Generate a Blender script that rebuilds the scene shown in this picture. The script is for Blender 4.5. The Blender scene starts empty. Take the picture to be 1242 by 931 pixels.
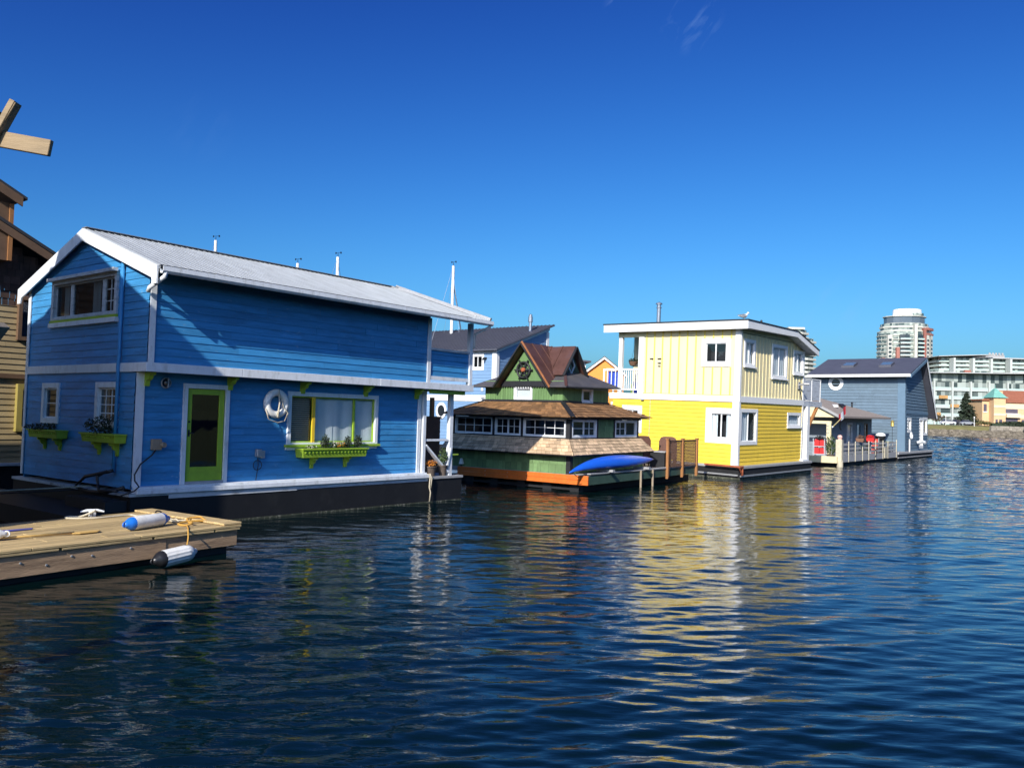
import bpy, bmesh, math, random
import numpy as np
from mathutils import Matrix, Vector
random.seed(11)
rnd = random.random
def ru(a, b): return a + (b - a) * random.random()
scene = bpy.context.scene
COL = scene.collection

# ------------------------------------------------------------------ materials
MATS = {}
def mat(name, col, rough=.6, var=.10, scale=3., island=0., metal=0., spec=.5, bump=0., stretch=(1, 1, 1), dirt=None, dirt_amt=0., dirt_scale=2.5, fine=None, chips=None):
    if name in MATS: return MATS[name]
    m = bpy.data.materials.new(name); m.use_nodes = True
    nt = m.node_tree; N = nt.nodes; L = nt.links
    b = N['Principled BSDF']
    b.inputs['Roughness'].default_value = rough; b.inputs['Metallic'].default_value = metal
    b.inputs['Specular IOR Level'].default_value = spec
    tc = N.new('ShaderNodeTexCoord'); mp = N.new('ShaderNodeMapping')
    mp.inputs['Scale'].default_value = stretch
    L.new(tc.outputs['Object'], mp.inputs['Vector'])
    no = N.new('ShaderNodeTexNoise'); no.inputs['Scale'].default_value = scale; no.inputs['Detail'].default_value = 6; no.inputs['Roughness'].default_value = .65
    L.new(mp.outputs[0], no.inputs['Vector'])
    mr = N.new('ShaderNodeMapRange'); mr.inputs[1].default_value = .3; mr.inputs[2].default_value = .7
    mr.inputs[3].default_value = 1 - var; mr.inputs[4].default_value = 1 + var
    L.new(no.outputs[0], mr.inputs[0])
    val = mr.outputs[0]
    if island:
        g = N.new('ShaderNodeNewGeometry'); r2 = N.new('ShaderNodeMapRange')
        r2.inputs[3].default_value = 1 - island; r2.inputs[4].default_value = 1 + island
        L.new(g.outputs['Random Per Island'], r2.inputs[0])
        mu = N.new('ShaderNodeMath'); mu.operation = 'MULTIPLY'; L.new(val, mu.inputs[0]); L.new(r2.outputs[0], mu.inputs[1]); val = mu.outputs[0]
    mx = N.new('ShaderNodeVectorMath'); mx.operation = 'SCALE'
    mx.inputs[0].default_value = col[:3]; L.new(val, mx.inputs['Scale'])
    out = mx.outputs[0]
    if dirt is not None:
        n2 = N.new('ShaderNodeTexNoise'); n2.inputs['Scale'].default_value = dirt_scale; n2.inputs['Detail'].default_value = 9; n2.inputs['Roughness'].default_value = .7
        L.new(mp.outputs[0], n2.inputs['Vector'])
        m2 = N.new('ShaderNodeMapRange'); m2.inputs[1].default_value = .52; m2.inputs[2].default_value = .68; m2.inputs[3].default_value = 0; m2.inputs[4].default_value = dirt_amt
        L.new(n2.outputs[0], m2.inputs[0])
        mi = N.new('ShaderNodeMix'); mi.data_type = 'RGBA'
        L.new(m2.outputs[0], mi.inputs[0]); L.new(out, mi.inputs[6]); mi.inputs[7].default_value = (*dirt, 1)
        out = mi.outputs[2]
    if chips is not None:
        n4 = N.new('ShaderNodeTexNoise'); n4.inputs['Scale'].default_value = 7; n4.inputs['Detail'].default_value = 8; n4.inputs['Roughness'].default_value = .75
        m5 = N.new('ShaderNodeMapping'); m5.inputs['Scale'].default_value = (.7, .7, 2.2); m5.inputs['Location'].default_value = (3.1, 1.7, .4); L.new(tc.outputs['Object'], m5.inputs[0]); L.new(m5.outputs[0], n4.inputs[0])
        m4 = N.new('ShaderNodeMapRange'); m4.inputs[1].default_value = .615; m4.inputs[2].default_value = .64; m4.inputs[3].default_value = 0; m4.inputs[4].default_value = .8; L.new(n4.outputs[0], m4.inputs[0])
        mc = N.new('ShaderNodeMix'); mc.data_type = 'RGBA'; L.new(m4.outputs[0], mc.inputs[0]); L.new(out, mc.inputs[6]); mc.inputs[7].default_value = (*chips, 1); out = mc.outputs[2]
    L.new(out, b.inputs['Base Color'])
    if bump:
        bu = N.new('ShaderNodeBump'); bu.inputs['Strength'].default_value = bump; bu.inputs['Distance'].default_value = .01
        n3 = N.new('ShaderNodeTexNoise'); n3.inputs['Scale'].default_value = fine or scale * 6; n3.inputs['Detail'].default_value = 4
        L.new(mp.outputs[0], n3.inputs['Vector']); L.new(n3.outputs[0], bu.inputs['Height']); L.new(bu.outputs[0], b.inputs['Normal'])
    MATS[name] = m
    return m
def glass_mat(name, tint, trans=.75, rough=.02, ior=1.5):
    m = bpy.data.materials.new(name); m.use_nodes = True
    nt = m.node_tree; N = nt.nodes; L = nt.links
    N.remove(N['Principled BSDF']); out = N['Material Output']
    t = N.new('ShaderNodeBsdfTransparent'); t.inputs[0].default_value = (*[c * trans for c in tint], 1)
    g = N.new('ShaderNodeBsdfGlossy'); g.inputs['Roughness'].default_value = rough; g.inputs[0].default_value = (.95, .97, 1, 1)
    r0 = ((ior - 1) / (ior + 1)) ** 2; lw = N.new('ShaderNodeLayerWeight'); lw.inputs[0].default_value = .5; pw = N.new('ShaderNodeMath'); pw.operation = 'POWER'; pw.inputs[1].default_value = 5; L.new(lw.outputs['Facing'], pw.inputs[0]); f = N.new('ShaderNodeMath'); f.operation = 'MULTIPLY_ADD'; f.inputs[1].default_value = 1 - r0; f.inputs[2].default_value = r0 * 1.6; L.new(pw.outputs[0], f.inputs[0])
    bu = N.new('ShaderNodeBump'); bu.inputs['Strength'].default_value = .08; bu.inputs['Distance'].default_value = .02
    no = N.new('ShaderNodeTexNoise'); no.inputs['Scale'].default_value = 1.6
    tc = N.new('ShaderNodeTexCoord'); L.new(tc.outputs['Object'], no.inputs['Vector']); L.new(no.outputs[0], bu.inputs['Height']); L.new(bu.outputs[0], g.inputs['Normal'])
    mr = N.new('ShaderNodeMath'); mr.operation = 'MULTIPLY'; mr.inputs[1].default_value = 1.25; mr.use_clamp = True
    L.new(f.outputs[0], mr.inputs[0])
    mx = N.new('ShaderNodeMixShader'); L.new(mr.outputs[0], mx.inputs[0]); L.new(t.outputs[0], mx.inputs[1]); L.new(g.outputs[0], mx.inputs[2]); L.new(mx.outputs[0], out.inputs[0])
    return m

BLUE = mat('blue_paint', (.042, .245, .52), .55, .20, 2.2, .11, dirt=(.030, .13, .27), dirt_amt=.6, bump=.3, stretch=(.45, .45, 3.0), chips=(.16, .33, .50))
BLUEP = mat('blue_paint_plain', (.042, .245, .52), .5, .12, 3)
WHITE = mat('white_paint', (.73, .76, .79), .5, .07, 4, dirt=(.38, .39, .36), dirt_amt=.5, dirt_scale=3.5, bump=.1, stretch=(1.6, 1.6, .6))
WHITEC = mat('clean_white', (.8, .8, .78), .45, .04, 4)
GREYW = mat('worn_white', (.5, .53, .56), .6, .12, 5, dirt=(.16, .15, .14), dirt_amt=.7, dirt_scale=4, stretch=(.6, 1, 2))
LIME = mat('lime_paint', (.31, .47, .035), .5, .10, 4, dirt=(.14, .22, .02), dirt_amt=.3)
MUST = mat('mustard_paint', (.75, .5, .03), .5, .06, 4)
BLACKH = mat('black_hull', (.005, .0055, .007), .7, .35, 2, dirt=(.022, .022, .022), dirt_amt=.5, bump=.3)
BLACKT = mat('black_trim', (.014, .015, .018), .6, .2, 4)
DARK = mat('dark_interior', (.03, .03, .035), .9, .3, 2)
METAL = mat('grey_metal_roof', (.40, .425, .44), .5, .14, 1.4, metal=.1, dirt=(.27, .28, .28), dirt_amt=.5, stretch=(3, .5, 1))
SLATER = mat('dark_metal_roof', (.085, .088, .11), .5, .12, 1.5, metal=.1, spec=.35)
STEEL = mat('steel', (.55, .56, .58), .3, .06, 4, metal=.9)
GALV = mat('galvanised', (.45, .45, .45), .45, .12, 8, metal=.6)
BLACKM = mat('black_metal', (.02, .02, .022), .4, .1, 4)
PIPEB = mat('rubber_hose', (.015, .015, .017), .45, .1, 4)
ROPE = mat('pale_rope', (.52, .46, .34), .85, .2, 40)
ROPEY = mat('ochre_rope', (.5, .27, .05), .85, .25, 40)
DECKW = mat('dock_planks', (.46, .335, .16), .75, .38, 2.6, .22, stretch=(.3, 6, 6), dirt=(.15, .10, .045), dirt_amt=.8, bump=.5, fine=30)
BEAMW = mat('dock_beam', (.36, .235, .135), .8, .4, 1.6, .06, stretch=(.5, 3, 5), dirt=(.07, .045, .03), dirt_amt=.8, dirt_scale=2, bump=.6, fine=18)
YEL = mat('yellow_paint', (.83, .57, .05), .5, .07, 3, .05, dirt=(.62, .43, .05), dirt_amt=.35, dirt_scale=1.5, stretch=(1.5, 1.5, .4))
CREAM = mat('pale_yellow_paint', (.76, .67, .40), .5, .06, 3, dirt=(.66, .54, .24), dirt_amt=.35, dirt_scale=1.5, stretch=(1.5, 1.5, .4))
ROOFB = mat('roof_membrane', (.025, .026, .03), .8, .2, 3)
GREEN = mat('green_shingle', (.14, .235, .095), .75, .15, 4, .24, bump=.3)
GREENP = mat('green_board', (.12, .22, .08), .7, .15, 4, .14, stretch=(1, 1, .3))
GREENT = mat('green_trim', (.045, .085, .06), .6, .15, 3)
CEDAR = mat('cedar_shingle_new', (.56, .40, .25), .8, .2, 5, .34, bump=.5, fine=40)
CEDARO = mat('cedar_shingle_old', (.235, .12, .048), .85, .3, 4, .40, bump=.5, fine=40)
COPPER = mat('copper_sheet', (.12, .055, .042), .55, .4, 1.6, metal=.35, dirt=(.06, .05, .06), dirt_amt=.7, dirt_scale=1.6)
COPPERE = mat('copper_edge', (.42, .17, .07), .4, .2, 3, metal=.4)
GREYROOF = mat('grey_sheet_roof', (.075, .072, .075), .6, .25, 2, dirt=(.12, .1, .085), dirt_amt=.6)
ORANGEB = mat('orange_board', (.62, .14, .018), .6, .14, 3, .08)
BROWNP = mat('brown_post', (.32, .14, .045), .7, .22, 3, stretch=(3, 3, .6))
LATT = mat('brown_lattice', (.15, .08, .05), .8, .2, 5)
WICK = mat('brown_wicker', (.13, .06, .04), .75, .3, 30, bump=.5)
KAYAK = mat('blue_plastic', (.012, .11, .62), .3, .08, 2, spec=.5)
SLATE = mat('slate_blue_paint', (.10, .155, .205), .6, .10, 2, .09)
SLATED = mat('slate_blue_trim', (.11, .185, .26), .6, .06, 3)
GBLUE = mat('grey_blue_paint', (.17, .29, .46), .6, .05, 2, .05)
ORANGE = mat('orange_paint', (.80, .26, .02), .6, .06, 2, .04)
TAN = mat('tan_clapboard', (.35, .265, .135), .7, .16, 2, .10, stretch=(.6, .6, 2))
TANT = mat('olive_trim', (.30, .24, .06), .6, .1, 3)
SHAKE = mat('dark_shake', (.055, .032, .024), .9, .3, 4, .4)
BROWNT = mat('brown_trim', (.13, .075, .04), .7, .2, 3)
PLANK = mat('raw_plank', (.27, .19, .10), .7, .28, 2.5, .05, stretch=(.6, 5, 5), bump=.3)
WOODG = mat('weathered_wood', (.30, .24, .17), .8, .25, 3, stretch=(5, 5, .6))
CRM = mat('cream_wood', (.70, .60, .36), .6, .12, 4, .05)
PICK = mat('picket_wood', (.50, .45, .33), .65, .14, 5, .08)
GREYD = mat('grey_board', (.33, .33, .33), .7, .15, 4, .08)
CABIN = mat('cabin_grey', (.20, .235, .27), .7, .1, 3, .05)
BRROOF = mat('brown_grey_roof', (.27, .225, .19), .85, .15, 4)
RED = mat('red_fabric', (.62, .025, .025), .7, .12, 6)
PINKF = mat('flag_red', (.62, .03, .04), .7, .1, 6)
RUST = mat('rust_orange', (.34, .09, .035), .8, .3, 6)
LEAF = mat('leaf_green', (.05, .085, .025), .6, .25, 6, .45)
LEAFD = mat('dark_leaf', (.022, .036, .018), .7, .3, 6, .5)
FLOW = mat('orange_flower', (.62, .22, .02), .7, .2, 8, .35)
ALGAE = mat('waterline_growth', (.045, .05, .03), .6, .5, 6, dirt=(.35, .33, .27), dirt_amt=.8, dirt_scale=14)
FLOWW = mat('white_flower', (.7, .7, .66), .7, .15, 8, .2)
POT = mat('dark_pot', (.10, .075, .06), .7, .2, 5)
TERR = mat('reddish_pot', (.2, .1, .06), .7, .2, 5)
FENDW = mat('fender_white', (.80, .79, .74), .4, .05, 6, dirt=(.45, .42, .36), dirt_amt=.4, dirt_scale=5)
FENDB = mat('fender_blue', (.015, .16, .62), .4, .1, 6)
FENDK = mat('fender_black', (.015, .015, .016), .35, .2, 6)
PADDLE = mat('paddle_wood', (.62, .40, .13), .5, .1, 6)
PURP = mat('blue_violet_paint', (.10, .11, .40), .5, .1, 6)
CURT = mat('white_curtain', (.86, .87, .88), .9, .05, 3)
BLIND = mat('cream_blind', (.55, .5, .4), .6, .05, 3)
GULLW = mat('gull_white', (.8, .8, .8), .7, .03, 5)
GULLG = mat('gull_grey', (.25, .26, .28), .7, .05, 5)
TOWERW = mat('tower_white', (.52, .52, .46), .7, .06, .2)
TOWERR = mat('tower_red', (.33, .125, .095), .7, .08, .3)
APTW = mat('apartment_pale', (.48, .51, .48), .7, .06, .2)
APTR = mat('apartment_roof', (.42, .43, .43), .8, .06, .2)
BALG = mat('balcony_glass', (.42, .54, .50), .25, .10, .5)
PEACH = mat('peach_stucco', (.66, .44, .24), .8, .07, .5)
PEACHL = mat('pale_peach_band', (.80, .62, .40), .8, .05, .5)
TILE = mat('red_tile', (.31, .11, .06), .8, .2, 1.5)
VERD = mat('verdigris', (.17, .40, .33), .6, .15, 1)
STONEW = mat('stone_block', (.30, .265, .215), .9, .25, 1.2, .25)
ROCK = mat('shore_rock', (.17, .145, .11), .9, .35, 1.5, .45)
TRUNK = mat('bark', (.10, .065, .04), .9, .25, 4)
BLUET = mat('blue_canvas', (.01, .055, .42), .6, .12, 4)
GREENC = mat('chartreuse_plastic', (.42, .62, .06), .5, .06, 4)
GLASS = glass_mat('window_glass', (.88, .94, .96), .94)
GLASSM = glass_mat('dull_glass', (.5, .55, .55), .7, .06, 1.18)
GLASSD = glass_mat('dark_glass', (.35, .38, .42), .6)
CANS = mat('car_silver', (.5, .52, .55), .3, .02, 2, metal=.4)
CARW = mat('car_white', (.75, .76, .78), .3, .02, 2)
CARD = mat('car_dark', (.04, .045, .06), .3, .02, 2)
def facade_glass(name, a, bcol, floor_h, w):
    m = bpy.data.materials.new(name); m.use_nodes = True
    nt = m.node_tree; N = nt.nodes; L = nt.links; b = N['Principled BSDF']
    tc = N.new('ShaderNodeTexCoord'); mp = N.new('ShaderNodeMapping'); mp.inputs['Scale'].default_value = (1 / w, 1 / w, 1 / floor_h)
    L.new(tc.outputs['Object'], mp.inputs[0])
    fl = N.new('ShaderNodeVectorMath'); fl.operation = 'FLOOR'; L.new(mp.outputs[0], fl.inputs[0])
    wn = N.new('ShaderNodeTexWhiteNoise'); L.new(fl.outputs[0], wn.inputs[0])
    r = N.new('ShaderNodeValToRGB'); r.color_ramp.elements[0].color = (*a, 1); r.color_ramp.elements[1].color = (*bcol, 1)
    r.color_ramp.elements[0].position = .25; r.color_ramp.elements[1].position = .9
    L.new(wn.outputs[0], r.inputs[0]); L.new(r.outputs[0], b.inputs['Base Color'])
    b.inputs['Roughness'].default_value = .15
    return m
FG1 = facade_glass('facade_panes', (.05, .07, .07), (.38, .43, .40), 3.03, 1.4)
FG2 = facade_glass('facade_panes_tall', (.07, .10, .10), (.40, .45, .40), 2.8, 1.7)

# ------------------------------------------------------------------ mesh builder
ident = lambda a, o, z: (a, o, z)
def FV(v0): return lambda a, o, z: (a, v0 - o, z)       # wall whose outside looks to -v
def FVb(v0): return lambda a, o, z: (a, v0 + o, z)
def FU(u0): return lambda a, o, z: (u0 - o, a, z)       # wall whose outside looks to -u
def FUb(u0): return lambda a, o, z: (u0 + o, a, z)
class MB:
    def __init__(s, mp=ident): s.V = []; s.F = []; s.mp = mp; s.M = []; s.mi = 0
    def _f(s, idx): s.F.append(idx); s.M.append(s.mi)
    def add(s, pts): 
        n = len(s.V); s.V += [s.mp(*p) for p in pts]; return n
    def poly(s, pts):
        n = s.add(pts); s._f(tuple(range(n, n + len(pts))))
    def box(s, a0, a1, b0, b1, c0, c1):
        n = s.add([(a0, b0, c0), (a1, b0, c0), (a1, b1, c0), (a0, b1, c0), (a0, b0, c1), (a1, b0, c1), (a1, b1, c1), (a0, b1, c1)])
        for f in ((0, 3, 2, 1), (4, 5, 6, 7), (0, 1, 5, 4), (1, 2, 6, 5), (2, 3, 7, 6), (3, 0, 4, 7)): s._f(tuple(n + i for i in f))
    def hexa(s, bot, top):
        n = s.add(list(bot) + list(top)); k = len(bot)
        s._f(tuple(n + i for i in range(k))[::-1]); s._f(tuple(n + k + i for i in range(k)))
        for i in range(k): j = (i + 1) % k; s._f((n + i, n + j, n + k + j, n + k + i))
    def slab(s, pts, th): s.hexa([(p[0], p[1], p[2] - th) for p in pts], pts)
    def prism(s, pts, o0, o1):     # pts in (a,z), extruded along o
        s.hexa([(a, o0, z) for a, z in pts], [(a, o1, z) for a, z in pts])
    def frame(s, a0, a1, z0, z1, t, o0, o1, tb=None, tt=None):
        tb = t if tb is None else tb; tt = t if tt is None else tt
        s.box(a0, a0 + t, o0, o1, z0, z1); s.box(a1 - t, a1, o0, o1, z0, z1)
        if tb: s.box(a0 + t, a1 - t, o0, o1, z0, z0 + tb)
        if tt: s.box(a0 + t, a1 - t, o0, o1, z1 - tt, z1)
    def tube(s, pts, r, n=8, cap=True):
        P = [Vector(p) for p in pts]; R = r if isinstance(r, (list, tuple)) else [r] * len(P)
        base = None; up = Vector((0, 0, 1)); prev = None
        for i, p in enumerate(P):
            d = (P[min(i + 1, len(P) - 1)] - P[max(i - 1, 0)]).normalized()
            if prev is None:
                x = d.cross(up)
                if x.length < 1e-3: x = d.cross(Vector((1, 0, 0)))
            else: x = prev - d * prev.dot(d)
            x.normalize(); prev = x; y = d.cross(x)
            k = s.add([tuple(p + (x * math.cos(2 * math.pi * j / n) + y * math.sin(2 * math.pi * j / n)) * R[i]) for j in range(n)])
            if base is not None:
                for j in range(n): s._f((base + j, base + (j + 1) % n, k + (j + 1) % n, k + j))
            elif cap: s._f(tuple(k + j for j in range(n))[::-1])
            base = k
        if cap: s._f(tuple(base + j for j in range(n)))
    def bar(s, p, q, w, h, up=(0, 0, 1)):
        p = Vector(p); q = Vector(q); d = (q - p).normalized(); x = d.cross(Vector(up)); 
        if x.length < 1e-3: x = d.cross(Vector((1, 0, 0)))
        x.normalize(); y = x.cross(d)
        c = [(-w / 2, -h / 2), (w / 2, -h / 2), (w / 2, h / 2), (-w / 2, h / 2)]
        s.hexa([tuple(p + x * a + y * b) for a, b in c], [tuple(q + x * a + y * b) for a, b in c])
    def lathe(s, prof, c=(0, 0, 0), n=16, axis='z'):
        c = Vector(c); base = None
        for r, h in prof:
            pts = []
            for j in range(n):
                t = 2 * math.pi * j / n
                q = (r * math.cos(t), r * math.sin(t), h)
                q = {'z': q, 'x': (q[2], q[0], q[1]), 'y': (q[0], q[2], q[1])}[axis]
                pts.append(tuple(c + Vector(q)))
            k = s.add(pts)
            if base is not None:
                for j in range(n): s._f((base + j, base + (j + 1) % n, k + (j + 1) % n, k + j))
            base = k
    def torus(s, c, R, r, ax1, ax2, n=32, m=10):
        c = Vector(c); ax1 = Vector(ax1).normalized(); ax2 = Vector(ax2).normalized(); nn = ax1.cross(ax2); ks = []
        for i in range(n):
            t = 2 * math.pi * i / n; d = ax1 * math.cos(t) + ax2 * math.sin(t)
            ks.append(s.add([tuple(c + d * (R + r * math.cos(2 * math.pi * j / m)) + nn * (r * math.sin(2 * math.pi * j / m))) for j in range(m)]))
        for i in range(n):
            a, b = ks[i], ks[(i + 1) % n]
            for j in range(m): s._f((a + j, a + (j + 1) % m, b + (j + 1) % m, b + j))
    def leaves(s, c, rad, n, size, flat=1.):
        for _ in range(n):
            while True:
                p = Vector((ru(-1, 1), ru(-1, 1), ru(-1, 1)))
                if p.length <= 1: break
            p = Vector((c[0] + p.x * rad[0], c[1] + p.y * rad[1], c[2] + p.z * rad[2]))
            a = Vector((ru(-1, 1), ru(-1, 1), ru(-1, 1))).normalized(); b = a.cross(Vector((ru(-1, 1), ru(-1, 1), ru(-1, 1))))
            if b.length < .1: continue
            b.normalize(); q = size * ru(.6, 1.3)
            s.poly([tuple(p - a * q), tuple(p + b * q * .5), tuple(p + a * q), tuple(p - b * q * .5)])
    def build(s, name, m, parent=None, smooth=False, bevel=0., recalc=True):
        me = bpy.data.meshes.new(name); me.from_pydata([tuple(v) for v in s.V], [], s.F)
        for x in (m if isinstance(m, (list, tuple)) else [m]): me.materials.append(x)
        for p, i in zip(me.polygons, s.M): p.material_index = i
        bm = bmesh.new(); bm.from_mesh(me)
        if recalc: bmesh.ops.recalc_face_normals(bm, faces=bm.faces)
        if bevel: bmesh.ops.bevel(bm, geom=list(bm.edges), offset=bevel, segments=1, affect='EDGES', clamp_overlap=True)
        bm.to_mesh(me); bm.free()
        if smooth:
            for p in me.polygons: p.use_smooth = True
        o = bpy.data.objects.new(name, me); COL.objects.link(o)
        if parent is not None: o.parent = parent
        return o
def tag(o, label, cat, group=None, kind=None):
    if label: o['label'] = label
    if cat: o['category'] = cat
    if group: o['group'] = group
    if kind: o['kind'] = kind
    return o
def structure(o): o['kind'] = 'structure'; return o
def thing(name, label, cat, mtx=None, group=None):
    o = bpy.data.objects.new(name, None); COL.objects.link(o); o.empty_display_size = .2
    if mtx is not None: o.matrix_world = mtx
    return tag(o, label, cat, group)
def frame_mtx(X, Y, yaw, lu=0, lv=0, Z=0):
    cu = Vector((math.cos(yaw), math.sin(yaw), 0)); cv = Vector((-math.sin(yaw), math.cos(yaw), 0)); z = Vector((0, 0, 1))
    eu = (cu - z * lu).normalized(); ez = (z + cu * lu + cv * lv).normalized(); ev = ez.cross(eu)
    m = Matrix((eu, ev, ez)).transposed().to_4x4(); m.translation = (X, Y, Z); return m
def at(m, u, v, z): return Matrix.Translation(m @ Vector((u, v, z))) @ m.to_3x3().to_4x4()

# ------------------------------------------------------------------ wall claddings
def spans(a0, a1, cuts):
    out = [(a0, a1)]
    for c0, c1 in cuts:
        nxt = []
        for s0, s1 in out:
            if c1 <= s0 or c0 >= s1: nxt.append((s0, s1)); continue
            if c0 > s0: nxt.append((s0, c0))
            if c1 < s1: nxt.append((c1, s1))
        out = nxt
    return out
def clap(mb, z0, z1, L, R, h=.15, lip=.018, openings=(), seg=3.2):
    """lapped boards: L(z), R(z) give the wall's ends; openings are (a0,a1,z0,z1)"""
    z = z0
    while z < z1 - 1e-4:
        zt = min(z + h, z1); cutz = sorted({z, zt, *[q for o in openings for q in (o[2], o[3]) if z < q < zt]})
        joint = ru(0, seg)
        for za, zb in zip(cutz[:-1], cutz[1:]):
            cuts = [(o[0], o[1]) for o in openings if o[2] < zb - 1e-5 and o[3] > za + 1e-5]
            la, ra, lb, rb = L(za), R(za), L(zb), R(zb)
            if ra - la < .01: continue
            for s0, s1 in spans(min(la, lb), max(ra, rb), cuts):
                js = [s0]; q = s0 + joint
                while q < s1 - .3: js.append(q); q += seg * ru(.7, 1.2)
                js.append(s1)
                for q0, q1 in zip(js[:-1], js[1:]):
                    g = .003 if q1 < s1 else 0; A0, A1 = max(q0, la), min(q1 - g, ra); B0, B1 = max(q0, lb), min(q1 - g, rb)
                    if A1 - A0 < .003: continue
                    if B1 < B0: B0 = B1 = (B0 + B1) / 2
                    oa = .003 + lip * (1 - (za - z) / h); ob = .003 + lip * (1 - (zb - z) / h)
                    n = mb.add([(A0, oa, za), (A1, oa, za), (B1, ob, zb), (B0, ob, zb), (A0, -.004, za), (A1, -.004, za)])
                    mb._f((n, n + 1, n + 2, n + 3)); mb._f((n + 4, n + 5, n + 1, n))
        z += h
def sheet(mb, a0, a1, z0, z1, o, openings=()):
    zs = sorted({z0, z1, *[q for p in openings for q in (p[2], p[3]) if z0 < q < z1]})
    for za, zb in zip(zs[:-1], zs[1:]):
        for s0, s1 in spans(a0, a1, [(p[0], p[1]) for p in openings if p[2] < zb and p[3] > za]):
            mb.poly([(s0, o, za), (s1, o, za), (s1, o, zb), (s0, o, zb)])
def battens(mb, a0, a1, z0, z1, pitch, w, o0, o1, openings=()):
    a = a0
    while a + w <= a1 + 1e-6:
        for s0, s1 in spans(z0, z1, [(p[2], p[3]) for p in openings if p[0] < a + w and p[1] > a]):
            mb.box(a, a + w, o0, o1, s0, s1)
        a += pitch
def shingles(mb, p00, p10, p11, p01, rows, w, th=.018, jit=.25, skip=None, lap=.02):
    p00, p10, p11, p01 = map(Vector, (p00, p10, p11, p01))
    nrm = (p10 - p00).cross(p01 - p00); 
    if nrm.length < 1e-6: nrm = (p10 - p00).cross(p11 - p00)
    nrm.normalize()
    for r in range(rows):
        f0, f1 = r / rows, (r + 1) / rows
        l0, r0, l1, r1 = p00.lerp(p01, f0), p10.lerp(p11, f0), p00.lerp(p01, f1), p10.lerp(p11, f1)
        ln = (r0 - l0).length
        if ln < .02: continue
        t = 0.
        while t < 1 - 1e-4:
            t2 = min(1., t + w * ru(1 - jit * 1.6, 1 + jit * 1.6) / ln)
            if 1 - t2 < .25 * w / ln: t2 = 1.
            g = .003 / ln
            a, b, c, d = l0.lerp(r0, t + g), l0.lerp(r0, t2 - g), l1.lerp(r1, t2 - g), l1.lerp(r1, t + g)
            if not (skip and skip((a + b + c + d) / 4)):
                k = th * ru(.7, 1.35); down = (a - d) * ru(0, lap * 4)
                A, B = a + nrm * k + down, b + nrm * k + down; C, D = c + nrm * .003, d + nrm * .003
                n = mb.add([tuple(A), tuple(B), tuple(C), tuple(D), tuple(a + down - nrm * .002), tuple(b + down - nrm * .002)])
                mb._f((n, n + 1, n + 2, n + 3)); mb._f((n + 4, n + 5, n + 1, n))
            t = t2
def ribs(mb, e0, e1, t0, t1, n, w=.03, h=.025):
    e0, e1, t0, t1 = map(Vector, (e0, e1, t0, t1)); nrm = (e1 - e0).cross(t0 - e0).normalized()
    if nrm.z < 0: nrm = -nrm
    for i in range(n + 1):
        f = i / n; mb.bar(tuple(e0.lerp(e1, f) + nrm * h / 2), tuple(t0.lerp(t1, f) + nrm * h / 2), w, h, up=tuple(nrm))

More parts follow.
